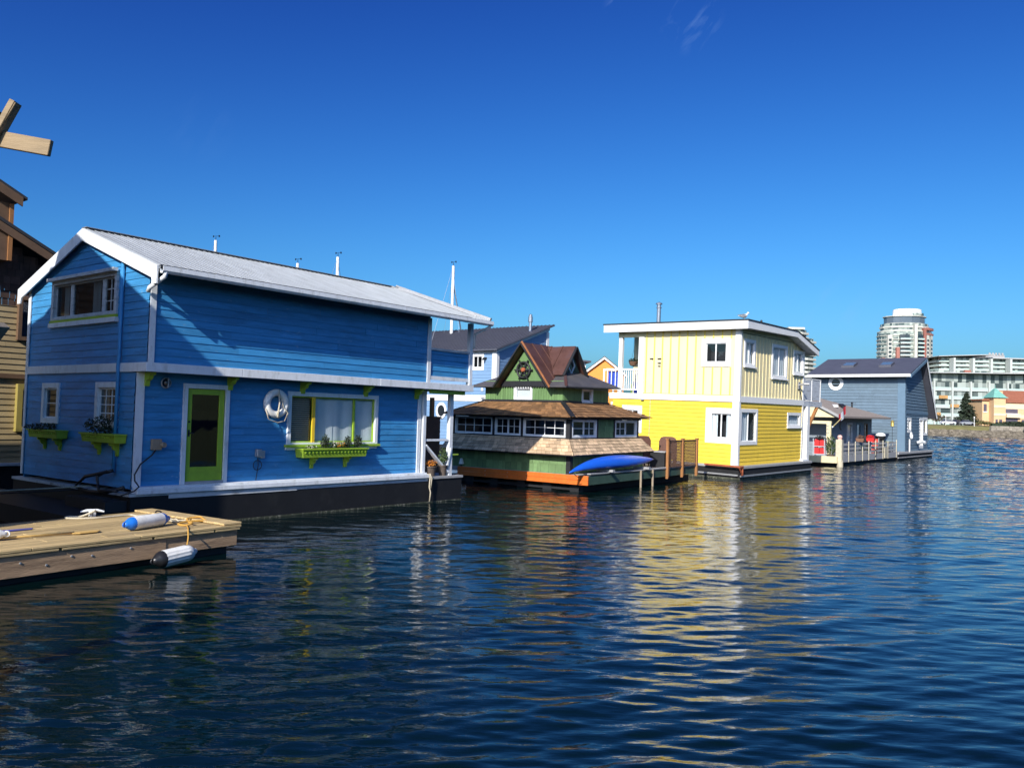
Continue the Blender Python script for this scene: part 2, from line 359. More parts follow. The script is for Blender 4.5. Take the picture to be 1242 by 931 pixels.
def pane(mp, i0, i1, j0, j1, o, glass, parent):
    pts = [(i0, o, j0), (i1, o, j0), (i1, o, j1), (i0, o, j1)]
    A, B, C = (Vector(mp(*q)) for q in pts[:3]); out = Vector(mp(0, 1, 0)) - Vector(mp(0, 0, 0))
    if (B - A).cross(C - B).dot(out) < 0: pts.reverse()          # the glass faces outward
    p = MB(mp); p.poly(pts); return p.build('pane', glass, parent, recalc=False)
def window(root, mp, a0, a1, z0, z1, t=.09, out=.04, tm=WHITE, sm=None, mulls=(), grid=None, glass=GLASS, curtain=None, blind=None, sill=0., head=0., depth=.5, label=None, mull_w=.05, tb=None, backm=None, sash_t=.035):
    i0, i1, j0, j1 = a0 + t, a1 - t, z0 + (t if tb is None else tb), z1 - t
    m = MB(mp); m.frame(a0, a1, z0, z1, t, -.05, out, tb=tb)
    w = m.build('window', tm, root, bevel=.004)
    if label: w['label'] = label
    if sill:
        m = MB(mp); m.box(a0 - .05, a1 + .05, out + .001, out + sill, z0 - .025, z0 + .03); m.build('sill', tm, w)
    if head:
        m = MB(mp); m.box(a0 - .04, a1 + .04, out + .001, out + head, z1 - .02, z1 + .05); m.build('head_trim', tm, w)
    s = MB(mp); s.frame(i0 + .001, i1 - .001, j0 + .001, j1 - .001, sash_t, -.055, -.012)
    edges = [i0] + [i0 + (i1 - i0) * f for f in mulls] + [i1]
    for f in mulls:
        c = i0 + (i1 - i0) * f; s.box(c - mull_w / 2, c + mull_w / 2, -.052, -.006, j0 + sash_t, j1 - sash_t)
    if grid:
        for k, (nx, nz) in enumerate(grid):
            e0, e1 = edges[k], edges[k + 1]
            for i in range(1, nx):
                c = e0 + (e1 - e0) * i / nx; s.box(c - .009, c + .009, -.048, -.02, j0 + sash_t, j1 - sash_t)
            for i in range(1, nz):
                c = j0 + (j1 - j0) * i / nz; s.box(e0 + sash_t, e1 - sash_t, -.047, -.021, c - .009, c + .009)
    s.build('sash', sm or tm, w)
    pane(mp, i0, i1, j0, j1, -.034, glass, w)
    r = MB(mp); d = -depth
    r.poly([(i0, d, j0), (i1, d, j0), (i1, d, j1), (i0, d, j1)])
    for q in ([(i0, d, j0), (i0, -.06, j0), (i0, -.06, j1), (i0, d, j1)], [(i1, d, j0), (i1, -.06, j0), (i1, -.06, j1), (i1, d, j1)],
              [(i0, d, j0), (i1, d, j0), (i1, -.06, j0), (i0, -.06, j0)], [(i0, d, j1), (i1, d, j1), (i1, -.06, j1), (i0, -.06, j1)]): r.poly(q)
    r.build('interior', backm or DARK, w)
    for c0, c1 in curtain or ():
        c = MB(mp); n = max(6, int((c1 - c0) / .03)); k = None
        for i in range(n + 1):
            a = i0 + (i1 - i0) * c0 + (i1 - i0) * (c1 - c0) * i / n; o = -.085 + .02 * math.sin(i * 1.1)
            q = c.add([(a, o, j0 + .01), (a, o, j1 - .01)])
            if k is not None: c._f((k, q, q + 1, k + 1))
            k = q
        c.build('curtain', CURT, w, smooth=True)
    for c0, c1 in blind or ():
        c = MB(mp); z = j0 + .02
        while z < j1 - .03:
            c.poly([(i0 + (i1 - i0) * c0, -.09, z), (i0 + (i1 - i0) * c1, -.09, z), (i0 + (i1 - i0) * c1, -.13, z + .03), (i0 + (i1 - i0) * c0, -.13, z + .03)]); z += .05
        c.build('blind', BLIND, w)
    return (i0, i1, j0, j1)
def bracket(root, mp, a, w, ztop, d, h, m, name='bracket'):
    b = MB(mp)
    prof = [(0, ztop), (d, ztop), (d, ztop - h * .18), (d * .72, ztop - h * .26), (d * .62, ztop - h * .5), (d * .34, ztop - h * .62), (d * .3, ztop - h), (0, ztop - h)]
    b.hexa([(a - w / 2, o, z) for o, z in prof], [(a + w / 2, o, z) for o, z in prof])
    return b.build(name, m, root)
HG = 'floating houses moored side by side'
# ================================================================== BLUE HOUSE
MB_ = frame_mtx(-7.557, 16.618, .907, .002, .003)
bh = thing('floating_house', 'large blue two storey floating house with white trim, lime green door and pale metal roof', 'house', MB_, HG)
m = MB(); m.box(-.1, 9.76, -.19, 5.35, -.5, .66); m.build('hull', BLACKH, bh)
m = MB(); m.box(-.104, 9.764, -.195, 5.354, -.3, .045); m.build('waterline_growth', ALGAE, bh)
m = MB(); m.box(8.36, 9.79, -.22, 5.38, .66, .725); m.build('hull_cap', GREYD, bh)
m = MB(); m.box(-.13, .7, -.2, 5.37, .662, .72); m.box(.701, 3.9, -.205, -.02, .59, .70); m.box(3.902, 8.35, -.2, -.02, .61, .70); m.build('rub_rail', GREYW, bh)
m = MB(); m.box(.0, 8.35, -.25, -.004, .702, .80); m.box(.02, 8.3, -.2, -.006, .801, .845); m.build('sill_board', WHITE, bh, bevel=.006)
F0, FU0 = FV(0.), FU(0.)
# lower facade openings
op_low = [(1.13, 2.03, .86, 2.87)]
op_low.append(window(bh, F0, 3.69, 6.55, 1.60, 2.91, t=.10, out=.05, tm=WHITE, sm=LIME, mulls=(.255, .745), sill=.0, curtain=[(.27, .50), (.50, .74), (.76, 1.)], blind=[(0, .24)], sash_t=.032, mull_w=.05,
                     label='wide picture window with lime sashes, a blind at the left and white curtains'))
m = MB(F0); m.box(3.6, 6.58, .052, .13, 1.60, 1.655); m.build('window_sill', LIME, bh)
m = MB(F0); m.box(3.66, 6.52, .003, .06, 1.53, 1.598); m.build('sill_trim', WHITE, bh)
m = MB(F0); m.box(4.42, 4.50, -.004, .035, 1.702, 2.80); m.build('window_post', MUST, bh)
w = MB(F0); clap(w, .80, 3.15, lambda z: .0, lambda z: 8.15, .155, .013, op_low); w.build('wall', BLUE, bh)
op_g = [window(bh, FU0, 3.31, 4.19, 2.02, 2.94, t=.12, glass=GLASSM, grid=[(1, 2)], curtain=[(.0, .45)]),
        window(bh, FU0, .62, 1.61, 2.0, 2.95, t=.12, glass=GLASSM, grid=[(3, 4)], curtain=[(.62, 1.)])]
w = MB(FU0); clap(w, .80, 3.15, lambda z: .0, lambda z: 5.11, .155, .013, op_g); w.build('wall', BLUE, bh)
w = MB(FUb(8.15)); clap(w, .72, 3.15, lambda z: .0, lambda z: 5.11, .155, .013); w.build('wall', BLUE, bh)
w = MB(); w.box(0.02, 8.13, 5.06, 5.11, .7, 6.2 - .9); w.build('wall', BLUEP, bh)
# corner boards
m = MB(F0); m.box(.0, .17, .024, .045, .846, 3.149); m.build('corner_board', WHITE, bh)
m = MB(F0); m.box(8.03, 8.15, .024, .05, .846, 3.149); m.build('corner_board', WHITE, bh)
m = MB(FU0); m.box(5.02, 5.13, .024, .045, .8, 3.149); m.build('corner_board', WHITE, bh)
# upper storey
op_u = [window(bh, FU0, .84, 3.88, 4.36, 5.27, t=.10, out=.06, tm=GREYW, sm=GREYW, mulls=(.2, .72), grid=[(2, 3), (1, 1), (1, 1)], curtain=[(.3, .42), (.82, .9)], head=.10, mull_w=.14, tb=.06, glass=GLASSM,
               label='wide upper gable window of three lights')]
m = MB(FU0); m.box(.82, 3.9, .003, .075, 4.30, 4.358); m.build('window_strip', LIME, bh)
m = MB(FU0); m.box(.8, 3.92, .003, .09, 4.20, 4.298); m.build('sill_trim', WHITE, bh)
zr = lambda v: 6.30 - .345 * abs(v - 2.27) - .16
def LL(z): return -.41 if z < zr(-.41) else 2.27 - (6.14 - z) / .345
def RR(z): return 5.11 if z < zr(5.11) else 2.27 + (6.14 - z) / .345
w = MB(FU0); clap(w, 3.335, 6.13, LL, RR, .155, .013, op_u); w.build('wall', BLUE, bh)
w = MB(FV(-.41)); clap(w, 3.335, 5.30, lambda z: 0., lambda z: 8.03, .155, .013); w.build('wall', BLUE, bh)
w = MB(FUb(8.03)); clap(w, 3.335, 6.13, LL, RR, .155, .013); w.build('wall', BLUE, bh)
m = MB(FV(-.41)); m.box(.0, .12, .024, .045, 3.335, 5.1); m.build('corner_board', WHITE, bh)
m = MB(FV(-.41)); m.box(7.92, 8.05, .024, .05, 3.335, 5.1); m.build('corner_board', WHITE, bh)
m = MB(FU0); m.box(5.0, 5.13, .024, .045, 3.335, 5.08); m.build('corner_board', WHITE, bh)
# belt and floor deck
m = MB(); m.box(-.045, 2.14, -.465, -.40, 3.152, 3.334); m.box(2.146, 6.2, -.463, -.40, 3.152, 3.334); m.box(6.206, 9.87, -.465, -.40, 3.152, 3.334)
m.box(-.045, -.026, -.399, 5.14, 3.152, 3.334); m.box(9.85, 9.87, -.399, 5.1, 3.152, 3.334); m.build('belt_board', WHITE, bh, bevel=.005)
m = MB(); m.box(.0, 8.15, -.398, -.002, 3.155, 3.2); m.build('soffit', BLUEP, bh)
m = MB(); m.box(8.17, 9.848, -.398, 5.08, 3.156, 3.33); m.build('balcony_floor', LIME, bh)
m = MB(); m.box(8.2, 9.62, -.36, -.28, 3.04, 3.154); m.build('balcony_beam', LIME, bh)
for a in (.20, 2.11, 4.08, 6.08, 7.95): bracket(bh, F0, a, .09, 3.151, .33, .28, LIME)
# balcony
w = MB(FV(-.41)); clap(w, 3.52, 4.23, lambda z: 8.06, lambda z: 9.66, .15, .016); w.build('balcony_wall', BLUE, bh)
w = MB(FUb(9.74)); clap(w, 3.52, 4.23, lambda z: -.4, lambda z: 5.05, .15, .016); w.build('balcony_wall', BLUE, bh)
m = MB(); m.box(8.06, 9.66, -.46, -.33, 4.232, 4.29); m.box(9.69, 9.81, -.3, 5.05, 4.232, 4.29); m.build('balcony_cap', GREYW, bh)
m = MB(); m.box(8.06, 9.66, -.45, -.36, 3.42, 3.518); m.build('balcony_rail', WHITE, bh)
m = MB(); m.box(9.665, 9.79, -.47, -.345, 3.335, 5.13); m.build('balcony_post', WHITE, bh)
m = MB(); m.box(9.665, 9.79, 4.95, 5.07, 3.335, 5.13); m.build('balcony_post', WHITE, bh)
# porch posts below
m = MB(); m.box(8.2, 8.31, -.1, .0, .725, 3.155); m.build('porch_post', WHITE, bh)
m = MB(); m.box(9.3, 9.43, -.1, .02, .725, 3.155); m.build('porch_post', WHITE, bh)
m = MB(); m.box(9.3, 9.43, 4.8, 4.92, .725, 3.155); m.build('porch_post', WHITE, bh)
m = MB(); m.box(8.311, 9.299, -.08, -.02, 1.71, 1.77); m.build('porch_rail', WHITE, bh)
m = MB(); m.bar((8.34, -.05, 1.6), (9.28, -.05, .82), .05, .12, up=(0, 1, 0)); m.build('porch_brace', WHITE, bh)
m = MB(); m.box(9.432, 9.7, -.1, .02, 1.30, 1.335); m.build('post_shelf', LIME, bh)
m = MB(); m.bar((9.36, -.05, 1.5), (9.22, -.05, 1.0), .05, .16, up=(0, 1, 0)); m.build('porch_brace', WHITE, bh)
# roof
r = MB(); ov = -.13; ve0, ve1, vr = -.93, 5.47, 2.27; ze = 5.205; zp = 6.31; ue, urx = 10.03, 9.28
r.slab([(ov, ve0, ze), (ue, ve0, ze), (urx, vr, zp), (ov, vr, zp)], .07); r.slab([(ov, vr, zp + .002), (urx, vr, zp + .002), (ue, ve1, ze), (ov, ve1, ze)], .07)
ro = r.build('roof', METAL, bh)
q = MB(); ribs(q, (ov + .05, ve0, ze), (ue - .1, ve0, ze), (ov + .05, vr, zp), (urx - .05, vr, zp), 64, .016, .010); ribs(q, (ov + .05, ve1, ze), (ue - .1, ve1, ze), (ov + .05, vr, zp), (urx - .05, vr, zp), 64, .016, .010); q.build('roof_rib', METAL, ro)
q = MB(); q.bar((ov + .03, ve0 - .012, ze - .03), (ue - .9, ve0 - .012, ze - .03), .02, .085); q.build('drip_edge', BLACKT, ro)
q = MB(); q.bar((ov, vr, zp + .016), (urx, vr, zp + .016), .22, .012); q.build('ridge_cap', GALV, ro)
q = MB(); q.bar((ue - .02, ve0, ze + .05), (urx, vr, zp + .05), .09, .08); q.bar((ue - .32, ve0 + .3, ze + .13), (urx - .3, vr - .05, zp + .02), .03, .03); q.build('verge_flashing', GALV, ro)
m = MB(FU(ov)); 
for s in (-1, 1):
    e = ve0 if s < 0 else ve1; hgt = .20
    m.prism([(e, ze - .10), (e, ze - .10 - hgt - (.06)), (e + (-s) * .16, ze - .10 - hgt - .06), (e + (-s) * .2, ze - .10 - hgt + .07), (vr + s * .001, zp - .075 - hgt), (vr + s * .001, zp - .012), (e, ze - .012)], .002, .035)
m.build('barge_board', WHITE, bh)
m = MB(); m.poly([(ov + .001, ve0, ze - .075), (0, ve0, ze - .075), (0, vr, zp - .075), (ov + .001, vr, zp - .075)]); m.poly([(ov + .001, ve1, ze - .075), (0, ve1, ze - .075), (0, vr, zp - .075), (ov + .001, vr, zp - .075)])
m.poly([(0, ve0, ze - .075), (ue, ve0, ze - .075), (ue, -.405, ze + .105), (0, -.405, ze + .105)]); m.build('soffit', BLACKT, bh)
g = MB(); prof = [(0, 0), (.0, -.11), (-.03, -.135), (-.09, -.135), (-.125, -.09), (-.125, .0), (-.112, 0), (-.112, -.085), (-.085, -.12), (-.035, -.12), (-.012, -.1), (-.012, 0)]
g.hexa([(-.1, ve0 + a, ze - .02 + z) for a, z in prof], [(ue - .03, ve0 + a, ze - .02 + z) for a, z in prof]); g.build('gutter', WHITE, bh)
g = MB(); g.tube([(-.02, -1.0, 5.1), (-.03, -1.0, 4.99), (-.09, -.55, 4.8), (-.09, -.5, 4.72)], .045); g.build('downpipe', WHITE, bh, smooth=True)
g = MB(); g.tube([(9.93, -.98, 5.1), (9.93, -.97, 5.03), (9.8, -.52, 4.82), (9.79, -.5, 4.4)], .04); g.build('downpipe', WHITE, bh, smooth=True)
g = MB(); g.tube([(-.06, .6, 5.55), (-.06, .6, 3.4), (-.075, .6, 3.25), (-.06, .61, 3.1), (-.06, .62, 1.1)], .04); g.build('downpipe', BLUEP, bh, smooth=True)
g = MB(); g.tube([(.62, 2.27, 6.3), (.62, 2.27, 6.31)], .03); 
# door
m = MB(F0); m.box(1.03, 1.129, .0, .05, .846, 2.97); m.box(2.031, 2.13, .0, .05, .846, 2.97); m.box(1.13, 2.03, .0, .05, 2.871, 2.97); m.build('door_frame', WHITE, bh, bevel=.004)
d = MB(F0); d.frame(1.135, 2.025, .90, 2.865, .12, -.05, .0, tb=.30, tt=.12); do = d.build('door', LIME, bh, bevel=.004)
pane(F0, 1.255, 1.905, 1.2, 2.745, -.03, GLASSD, do)
d = MB(F0); d.frame(1.13, 2.03, .86, 2.87, .02, -.6, -.055); d.box(1.15, 2.01, -.62, -.6, .88, 2.85); d.build('interior', DARK, do)
d = MB(F0); d.tube([(1.2, .0, 1.92), (1.2, .06, 1.92), (1.28, .06, 1.92)], .014); d.box(1.18, 1.22, .0, .012, 1.85, 1.99); d.lathe([(0, .02), (.02, .02), (.022, 0)], (1.2, 0, 2.16), 10, 'y'); d.build('handle', BLACKM, do)
d = MB(F0); d.box(1.13, 2.03, -.05, .06, .846, .898); d.build('threshold', GREYD, do)
# flower boxes
def flower_box(mp, a0, a1, z0, z1, o0, o1):
    b = MB(mp); t = .025
    b.hexa([(a0 + .03, o0, z0), (a1 - .03, o0, z0), (a1 - .03, o1 - .03, z0), (a0 + .03, o1 - .03, z0)], [(a0, o0, z1), (a1, o0, z1), (a1, o1, z1), (a0, o1, z1)])
    o = b.build('flower_box', LIME, bh, bevel=.004)
    b = MB(mp); b.box(a0 - .02, a1 + .02, o0, o1 + .03, z1 + .001, z1 + .03); b.build('rim', LIME, o)
    b = MB(mp)
    n = int((a1 - a0) / .11)
    for i in range(n): b.lathe([(.0, o1 + .012), (.02, o1 + .01), (.026, o1 - .02)], (a0 + .08 + (a1 - a0 - .16) * i / (n - 1), 0, (z0 + z1) / 2 + .035), 8, 'y')
    b.build('scallop_trim', LIME, o)
    for f in (.24, .76): 
        q = bracket(bh, mp, a0 + (a1 - a0) * f, .07, z0, (o1 - o0) * .8, .27, LIME); q.parent = o
    return o
flower_box(F0, 3.94, 5.96, 1.35, 1.535, .03, .34)
flower_box(FU0, .2, 1.66, 1.70, 1.855, .03, .28)
flower_box(FU0, 2.78, 4.25, 1.70, 1.855, .03, .28)
def plant(name, label, cat, mtx, leafsets, group=None):
    r = thing(name, label, cat, mtx, group)
    for nm, ma, items in leafsets:
        b = MB()
        for c, rad, n, s in items: b.leaves(c, rad, n, s)
        b.build(nm, ma, r, recalc=False)
    return r
def bush(label, a, mp, z, w, h, ma, n=160, s=.03, fl=None):
    ls = [('foliage', ma, [((0, 0, h * .5), (w, .1, h * .55), n, s)])]
    if fl: ls.append(('flower', fl, [((0, 0, h * .6), (w, .1, h * .5), int(n * .8), s * .8)]))
    return plant('flowering_plant' if fl else 'shrub', label, 'plant', at(MB_, *mp(a, .18, z)), ls, 'plants in the flower boxes')
zt = 1.55
bush('dark clipped shrub, leftmost of the tall plants in the picture window flower box', 4.72, F0, zt, .13, .34, LEAFD, 320, .028)
bush('dark clipped shrub right of the orange flowers in the lime flower box', 5.42, F0, zt, .11, .30, LEAFD, 300, .028)
bush('dark shrub at the right end of the lime flower box', 5.76, F0, zt, .12, .33, LEAFD, 320, .028)
bush('orange and yellow flowers in the middle of the lime flower box', 5.15, F0, zt, .22, .16, LEAF, 160, .022, FLOW)
bush('small white flowers at the left end of the lime flower box', 4.3, F0, zt, .16, .09, LEAFD, 90, .02, FLOWW)
bush('grey green tuft between dark shrub and orange flowers under the picture window', 4.95, F0, zt, .1, .17, LEAF, 120, .022, FLOWW)
bush('dark bushy plant in the shaded flower box nearest the house corner', .85, FU0, 1.87, .42, .36, LEAFD, 700, .03)
bush('low dark plant in the shaded flower box farthest from the house corner', 3.5, FU0, 1.87, .5, .16, LEAFD, 500, .028)
# fittings
f = MB(F0); f.lathe([(0, .0), (.09, .0), (.10, .03), (.085, .1), (.05, .14), (0, .15)], (.615, 0, 2.955), 16, 'y'); wl = f.build('wall_lamp', GLASSD, bh, smooth=True)
f = MB(F0); f.torus((.615, .06, 2.955), .10, .016, (1, 0, 0), (0, 0, 1), 20, 8); f.box(.605, .625, .02, .16, 2.86, 3.05); f.build('guard', GALV, wl)
f = MB(F0); f.box(.36, .56, .02, .10, 1.58, 1.80); f.lathe([(0, .17), (.05, .17), (.06, .1), (.06, .02)], (.58, 0, 1.68), 12, 'y'); f.build('vent_box', WOODG, bh, bevel=.004)
f = MB(F0); f.box(2.84, 2.96, .02, .12, 1.39, 1.56); f.box(2.97, 3.07, .02, .09, 1.36, 1.53); f.build('power_socket', GALV, bh, bevel=.006)
h = MB(); h.tube([F0(.44, .08, 1.58), F0(.36, .1, 1.48), F0(.1, .14, 1.3), F0(-.02, .16, 1.1), F0(-.03, .2, .98), F0(.06, .2, .86), F0(-.06, .24, .78), F0(-.3, .2, .7)], .016); h.build('power_cable', PIPEB, bh, smooth=True)
h = MB(); h.torus(F0(2.9, .05, 1.2), .11, .008, (1, 0, 0), (0, 0, 1), 20, 6); h.tube([F0(2.9, .05, 1.36), F0(2.92, .05, 1.2), F0(2.88, .04, .86)], .008); h.build('power_cable', PIPEB, bh)
# separate things on the blue house
rg = thing('life_ring', 'white life ring with rope hanging beside the lime green door', 'life ring', at(MB_, 3.31, -.10, 2.61))
k = MB(); k.torus((0, 0, 0), .255, .082, (1, 0, 0), (0, 0, 1), 40, 12); k.build('ring', FENDW, rg, smooth=True)
k = MB(); k.tube([(0, -.09, .33), (.02, -.1, 0), (-.02, -.1, -.3), (.01, -.09, -.34)], [.012, .018, .028, .01]); k.tube([(0, -.08, .3), (.14, -.09, -.08), (.25, -.1, -.2), (.22, -.07, -.36)], .009)
k.tube([(-.32, -.05, -.12), (-.25, -.07, -.36), (0, -.07, -.44), (.2, -.06, -.4), (.31, -.05, -.2)], .011); k.build('grab_rope', ROPE, rg, smooth=True)
def pot_plant(label, mtx, r, h, pm, leafm, lh, lw, n, s, fl=None):
    t = thing('potted_plant', label, 'plant', mtx, None)
    b = MB(); b.lathe([(0, 0), (r * .72, 0), (r * .95, h * .86), (r * 1.08, h * .87), (r * 1.08, h), (r * .95, h), (r * .9, h * .9), (0, h * .88)], n=16); b.build('pot', pm, t, smooth=False)
    b = MB(); b.leaves((0, 0, h + lh * .45), (lw, lw, lh * .55), n, s); b.build('foliage', leafm, t, recalc=False)
    if fl: b = MB(); b.leaves((0, 0, h + lh * .6), (lw, lw, lh * .5), n // 2, s); b.build('flower', fl, t, recalc=False)
    return t
pot_plant('dark tub of dry orange brown plant on the blue house porch', at(MB_, 8.62, -.02, .727), .17, .28, POT, FLOW, .16, .2, 200, .03, TERR)
pot_plant('dark pot with tall green plant beside the right porch post', at(MB_, 9.12, -.02, .727), .13, .30, POT, LEAF, .5, .13, 220, .04)
t = MB(); t.tube([(8.30, -.2, .80), (8.36, -.27, .78), (8.33, -.275, .45), (8.38, -.28, .3), (8.36, -.27, .05)], .02); t.tube([(8.36, -.25, .82), (8.42, -.28, .7), (8.38, -.28, .42)], .016)
for p in (t,): o = p.build('mooring_rope', ROPE, None, smooth=True); o.matrix_world = MB_; tag(o, 'frayed pale rope hanging over the black hull edge by the porch', 'rope')
# hoses and lines in the dark gap by the gable wall
t = MB(); t.tube([(-.12, .5, 1.15), (-.2, .55, 1.12), (-.3, 1.3, .98), (-.3, 1.75, .74), (-.25, 1.2, .68), (-.3, .4, .72), (-.2, -.1, .85)], .035)
t.tube([(-.12, .75, 1.12), (-.25, .9, 1.0), (-.35, .6, .75), (-.3, -.05, .78)], .03); o = t.build('hose', PIPEB, None, smooth=True); o.matrix_world = MB_
tag(o, 'black looped hose at the foot of the shaded blue gable wall', 'hose')
t = MB(); t.box(-.55, -.12, -.1, 1.6, .1, .58); t.box(-.5, -.16, .1, 1.4, .58, .6); o = t.build('dock_box', BLACKT, None); o.matrix_world = MB_; tag(o, 'dark box on the shaded walkway below the blue gable wall', 'box')
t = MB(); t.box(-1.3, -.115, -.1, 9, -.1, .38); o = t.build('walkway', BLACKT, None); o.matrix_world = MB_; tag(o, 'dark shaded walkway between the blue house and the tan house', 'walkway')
for i, (za, zb) in enumerate(((.78, .66), (.70, .62))):
    t = MB(); p0, p1 = Vector((-.15, 1.3 + .2 * i, za)), Vector((-6.4, 6.6, zb + .3))
    t.tube([tuple(p0.lerp(p1, j / 10) + Vector((0, 0, -.25 * math.sin(math.pi * j / 10)))) for j in range(11)], .014); o = t.build('mooring_line', ROPE if i == 0 else PIPEB, None, smooth=True); o.matrix_world = MB_
    tag(o, ['pale taut mooring line running left from the blue hull', 'dark slack line just under the pale mooring line'][i], 'rope')
# privacy screen seen through the porch
sc_ = thing('privacy_screen', 'brown shingled screen seen through the blue house porch', 'screen', at(MB_, 12.2, 3.5, 0))
b = MB(); shingles(b, (-.7, 0, .2), (.55, 0, .2), (.55, 0, 2.33), (-.7, 0, 2.33), 13, .16, .016); b.build('panel', LATT, sc_, recalc=False)
b = MB(); b.box(-.75, .6, -.02, .06, 2.33, 2.40); b.box(-.7, .55, .02, .05, -.2, 2.33); b.build('cap', BROWNT, sc_)
b = MB(); b.box(.1, .24, .0, .1, 2.4, 3.05); b.build('post', BROWNP, sc_)
# ================================================================== YELLOW HOUSE
MY = frame_mtx(9.769, 35.772, .865, -.007, -.019)
yh = thing('floating_house', 'tall yellow two storey floating house with white trim and a corner balcony', 'house', MY, HG)
m = MB(); m.box(-.22, 7.9, -.25, 7.2, -.5, .46); m.build('hull', BLACKH, yh)
m = MB(); m.box(-.225, 7.905, -.255, 7.205, -.3, .06); m.build('waterline_growth', ALGAE, yh)
m = MB(); m.box(-.26, 7.95, -.30, 7.2, .461, .56); m.build('hull_rail', GREYD, yh)
m = MB(); m.box(-.32, -.26, -.2, 6, .15, .22); m.box(-.3, 7.9, -.34, -.3, .12, .19); m.build('rub_rail', GALV, yh)
L0, R0 = FU(0.), FV(0.)
opl = [window(yh, L0, .06, 1.52, 1.49, 3.03, t=.24, mulls=(.5,), tm=WHITEC, curtain=[(.0, .3), (.7, 1)], label='corner window on the bright yellow side'),
       window(yh, L0, 4.8, 5.9, 1.72, 3.0, t=.22, mulls=(.5,), tm=WHITEC)]
opr = [window(yh, R0, .12, 1.93, 1.45, 3.04, t=.16, mulls=(.5,), tm=WHITEC, curtain=[(.05, .6)]),
       window(yh, R0, 5.3, 7.0, 2.2, 2.94, t=.14, tm=WHITEC, sill=.05, curtain=[(0, 1)])]
w = MB(L0); clap(w, .565, 3.31, lambda z: 0., lambda z: 6.45, .17, .022, opl); w.build('wall', YEL, yh)
w = MB(R0); clap(w, .565, 3.31, lambda z: 0., lambda z: 7.2, .17, .022, opr); w.build('wall', YEL, yh)
w = MB(); w.box(.1, 7.2, 6.42, 6.45, .565, 3.3); w.box(2.1, 7.2, 5.6, 5.63, 3.6, 6.3); w.box(7.15, 7.2, .05, 6.42, .565, 6.0); w.build('wall', YEL, yh)
opl2 = [window(yh, L0, .45, 1.82, 4.84, 6.08, t=.20, mulls=(.52,), tm=WHITEC)]
opr2 = [window(yh, R0, .34, 1.5, 4.86, 6.09, t=.14, mulls=(.5,), tm=WHITEC, sill=.06, curtain=[(.1, .9)]),
        window(yh, R0, 3.3, 5.1, 4.48, 6.09, t=.15, mulls=(.5,), tm=WHITEC, sill=.06, curtain=[(.05, .95)]),
        window(yh, R0, 5.85, 7.1, 4.78, 5.98, t=.14, mulls=(.5,), tm=WHITEC, sill=.06, curtain=[(.1, .9)])]
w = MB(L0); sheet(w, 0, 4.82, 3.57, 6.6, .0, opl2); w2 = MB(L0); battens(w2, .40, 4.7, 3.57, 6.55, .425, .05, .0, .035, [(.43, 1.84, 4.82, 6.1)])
w.build('wall', CREAM, yh); w2.box(.23, 4.79, .0, .034, 3.574, 3.61); w2.box(.23, 4.79, .0, .034, 6.5, 6.56); w2.build('board_and_batten', mat('batten_shade_yellow', (.80, .64, .12), .5, .05, 3), yh)  # deeper yellow on the battens paints in their shade lines
w = MB(R0); sheet(w, 0, 7.2, 3.57, 6.32, .0, opr2); battens(w, .2, 7.15, 3.57, 6.30, .36, .045, .0, .022, [(.3, 1.54, 4.8, 6.12), (3.26, 5.14, 4.42, 6.12), (5.8, 7.14, 4.72, 6.0)])
w.prism([(0, 6.345), (7.2, 6.345), (7.2, 6.35), (5.2, 6.66), (0, 6.66)], -.02, .024); w.build('wall', CREAM, yh)
# corner boards and belt
m = MB(L0); m.box(.0, .26, .022, .05, .565, 3.31); m.build('corner_board', WHITEC, yh)
m = MB(R0); m.box(-.05, .12, .022, .05, .565, 3.31); m.build('corner_board', WHITEC, yh)
m = MB(L0); m.box(-.0, .22, .022, .05, 3.575, 6.55); m.build('corner_board', WHITEC, yh)
m = MB(R0); m.box(-.05, .1, .022, .05, 3.575, 6.5); m.build('corner_board', WHITEC, yh)
m = MB(R0); m.box(7.1, 7.22, .022, .05, .565, 3.3); m.box(7.1, 7.22, .024, .05, 3.575, 6.3); m.build('corner_board', WHITEC, yh)
m = MB(); m.box(-.06, -.0, -.06, 6.62, 3.312, 3.572); m.box(.001, 7.25, -.06, -.0, 3.312, 3.572); m.build('belt_board', WHITEC, yh)
# corner balcony (left)
m = MB(); m.box(.0, 2.4, 4.82, 6.9, 3.4, 3.57); m.build('balcony_floor', GREYD, yh)
w = MB(); w.box(2.0, 2.05, 4.84, 6.62, 3.57, 6.5); w.box(.06, 2.0, 4.80, 4.83, 3.57, 6.5); w.build('balcony_wall', CREAM, yh)
m = MB(L0); m.box(4.80, 5.08, .004, .05, 3.575, 6.22); m.build('corner_board', WHITEC, yh)
m = MB(); m.box(.0, .16, 6.03, 6.22, 3.575, 6.22); m.build('balcony_post', WHITEC, yh)
m = MB(); m.box(.0, .12, 4.8, 6.25, 6.221, 6.6); m.build('header_beam', CREAM, yh)
m = MB(); m.box(-.02, .1, 4.82, 6.03, 4.66, 4.74); m.box(-.02, .1, 6.22, 6.88, 4.66, 4.74); m.box(0, .07, 5.08, 6.03, 3.72, 3.77); m.box(0, .07, 6.22, 6.88, 3.72, 3.77)
rl = m.build('balcony_railing', WHITEC, yh)
for i in range(8):
    b = MB(); v = 5.16 + i * .115; b.box(.015, .055, v, v + .04, 3.77, 4.66); b.build('baluster', WHITEC, rl)
for i in range(3):
    b = MB(); v = 6.36 + i * .23; b.box(.015, .055, v, v + .04, 3.77, 4.66); b.build('baluster', WHITEC, rl)
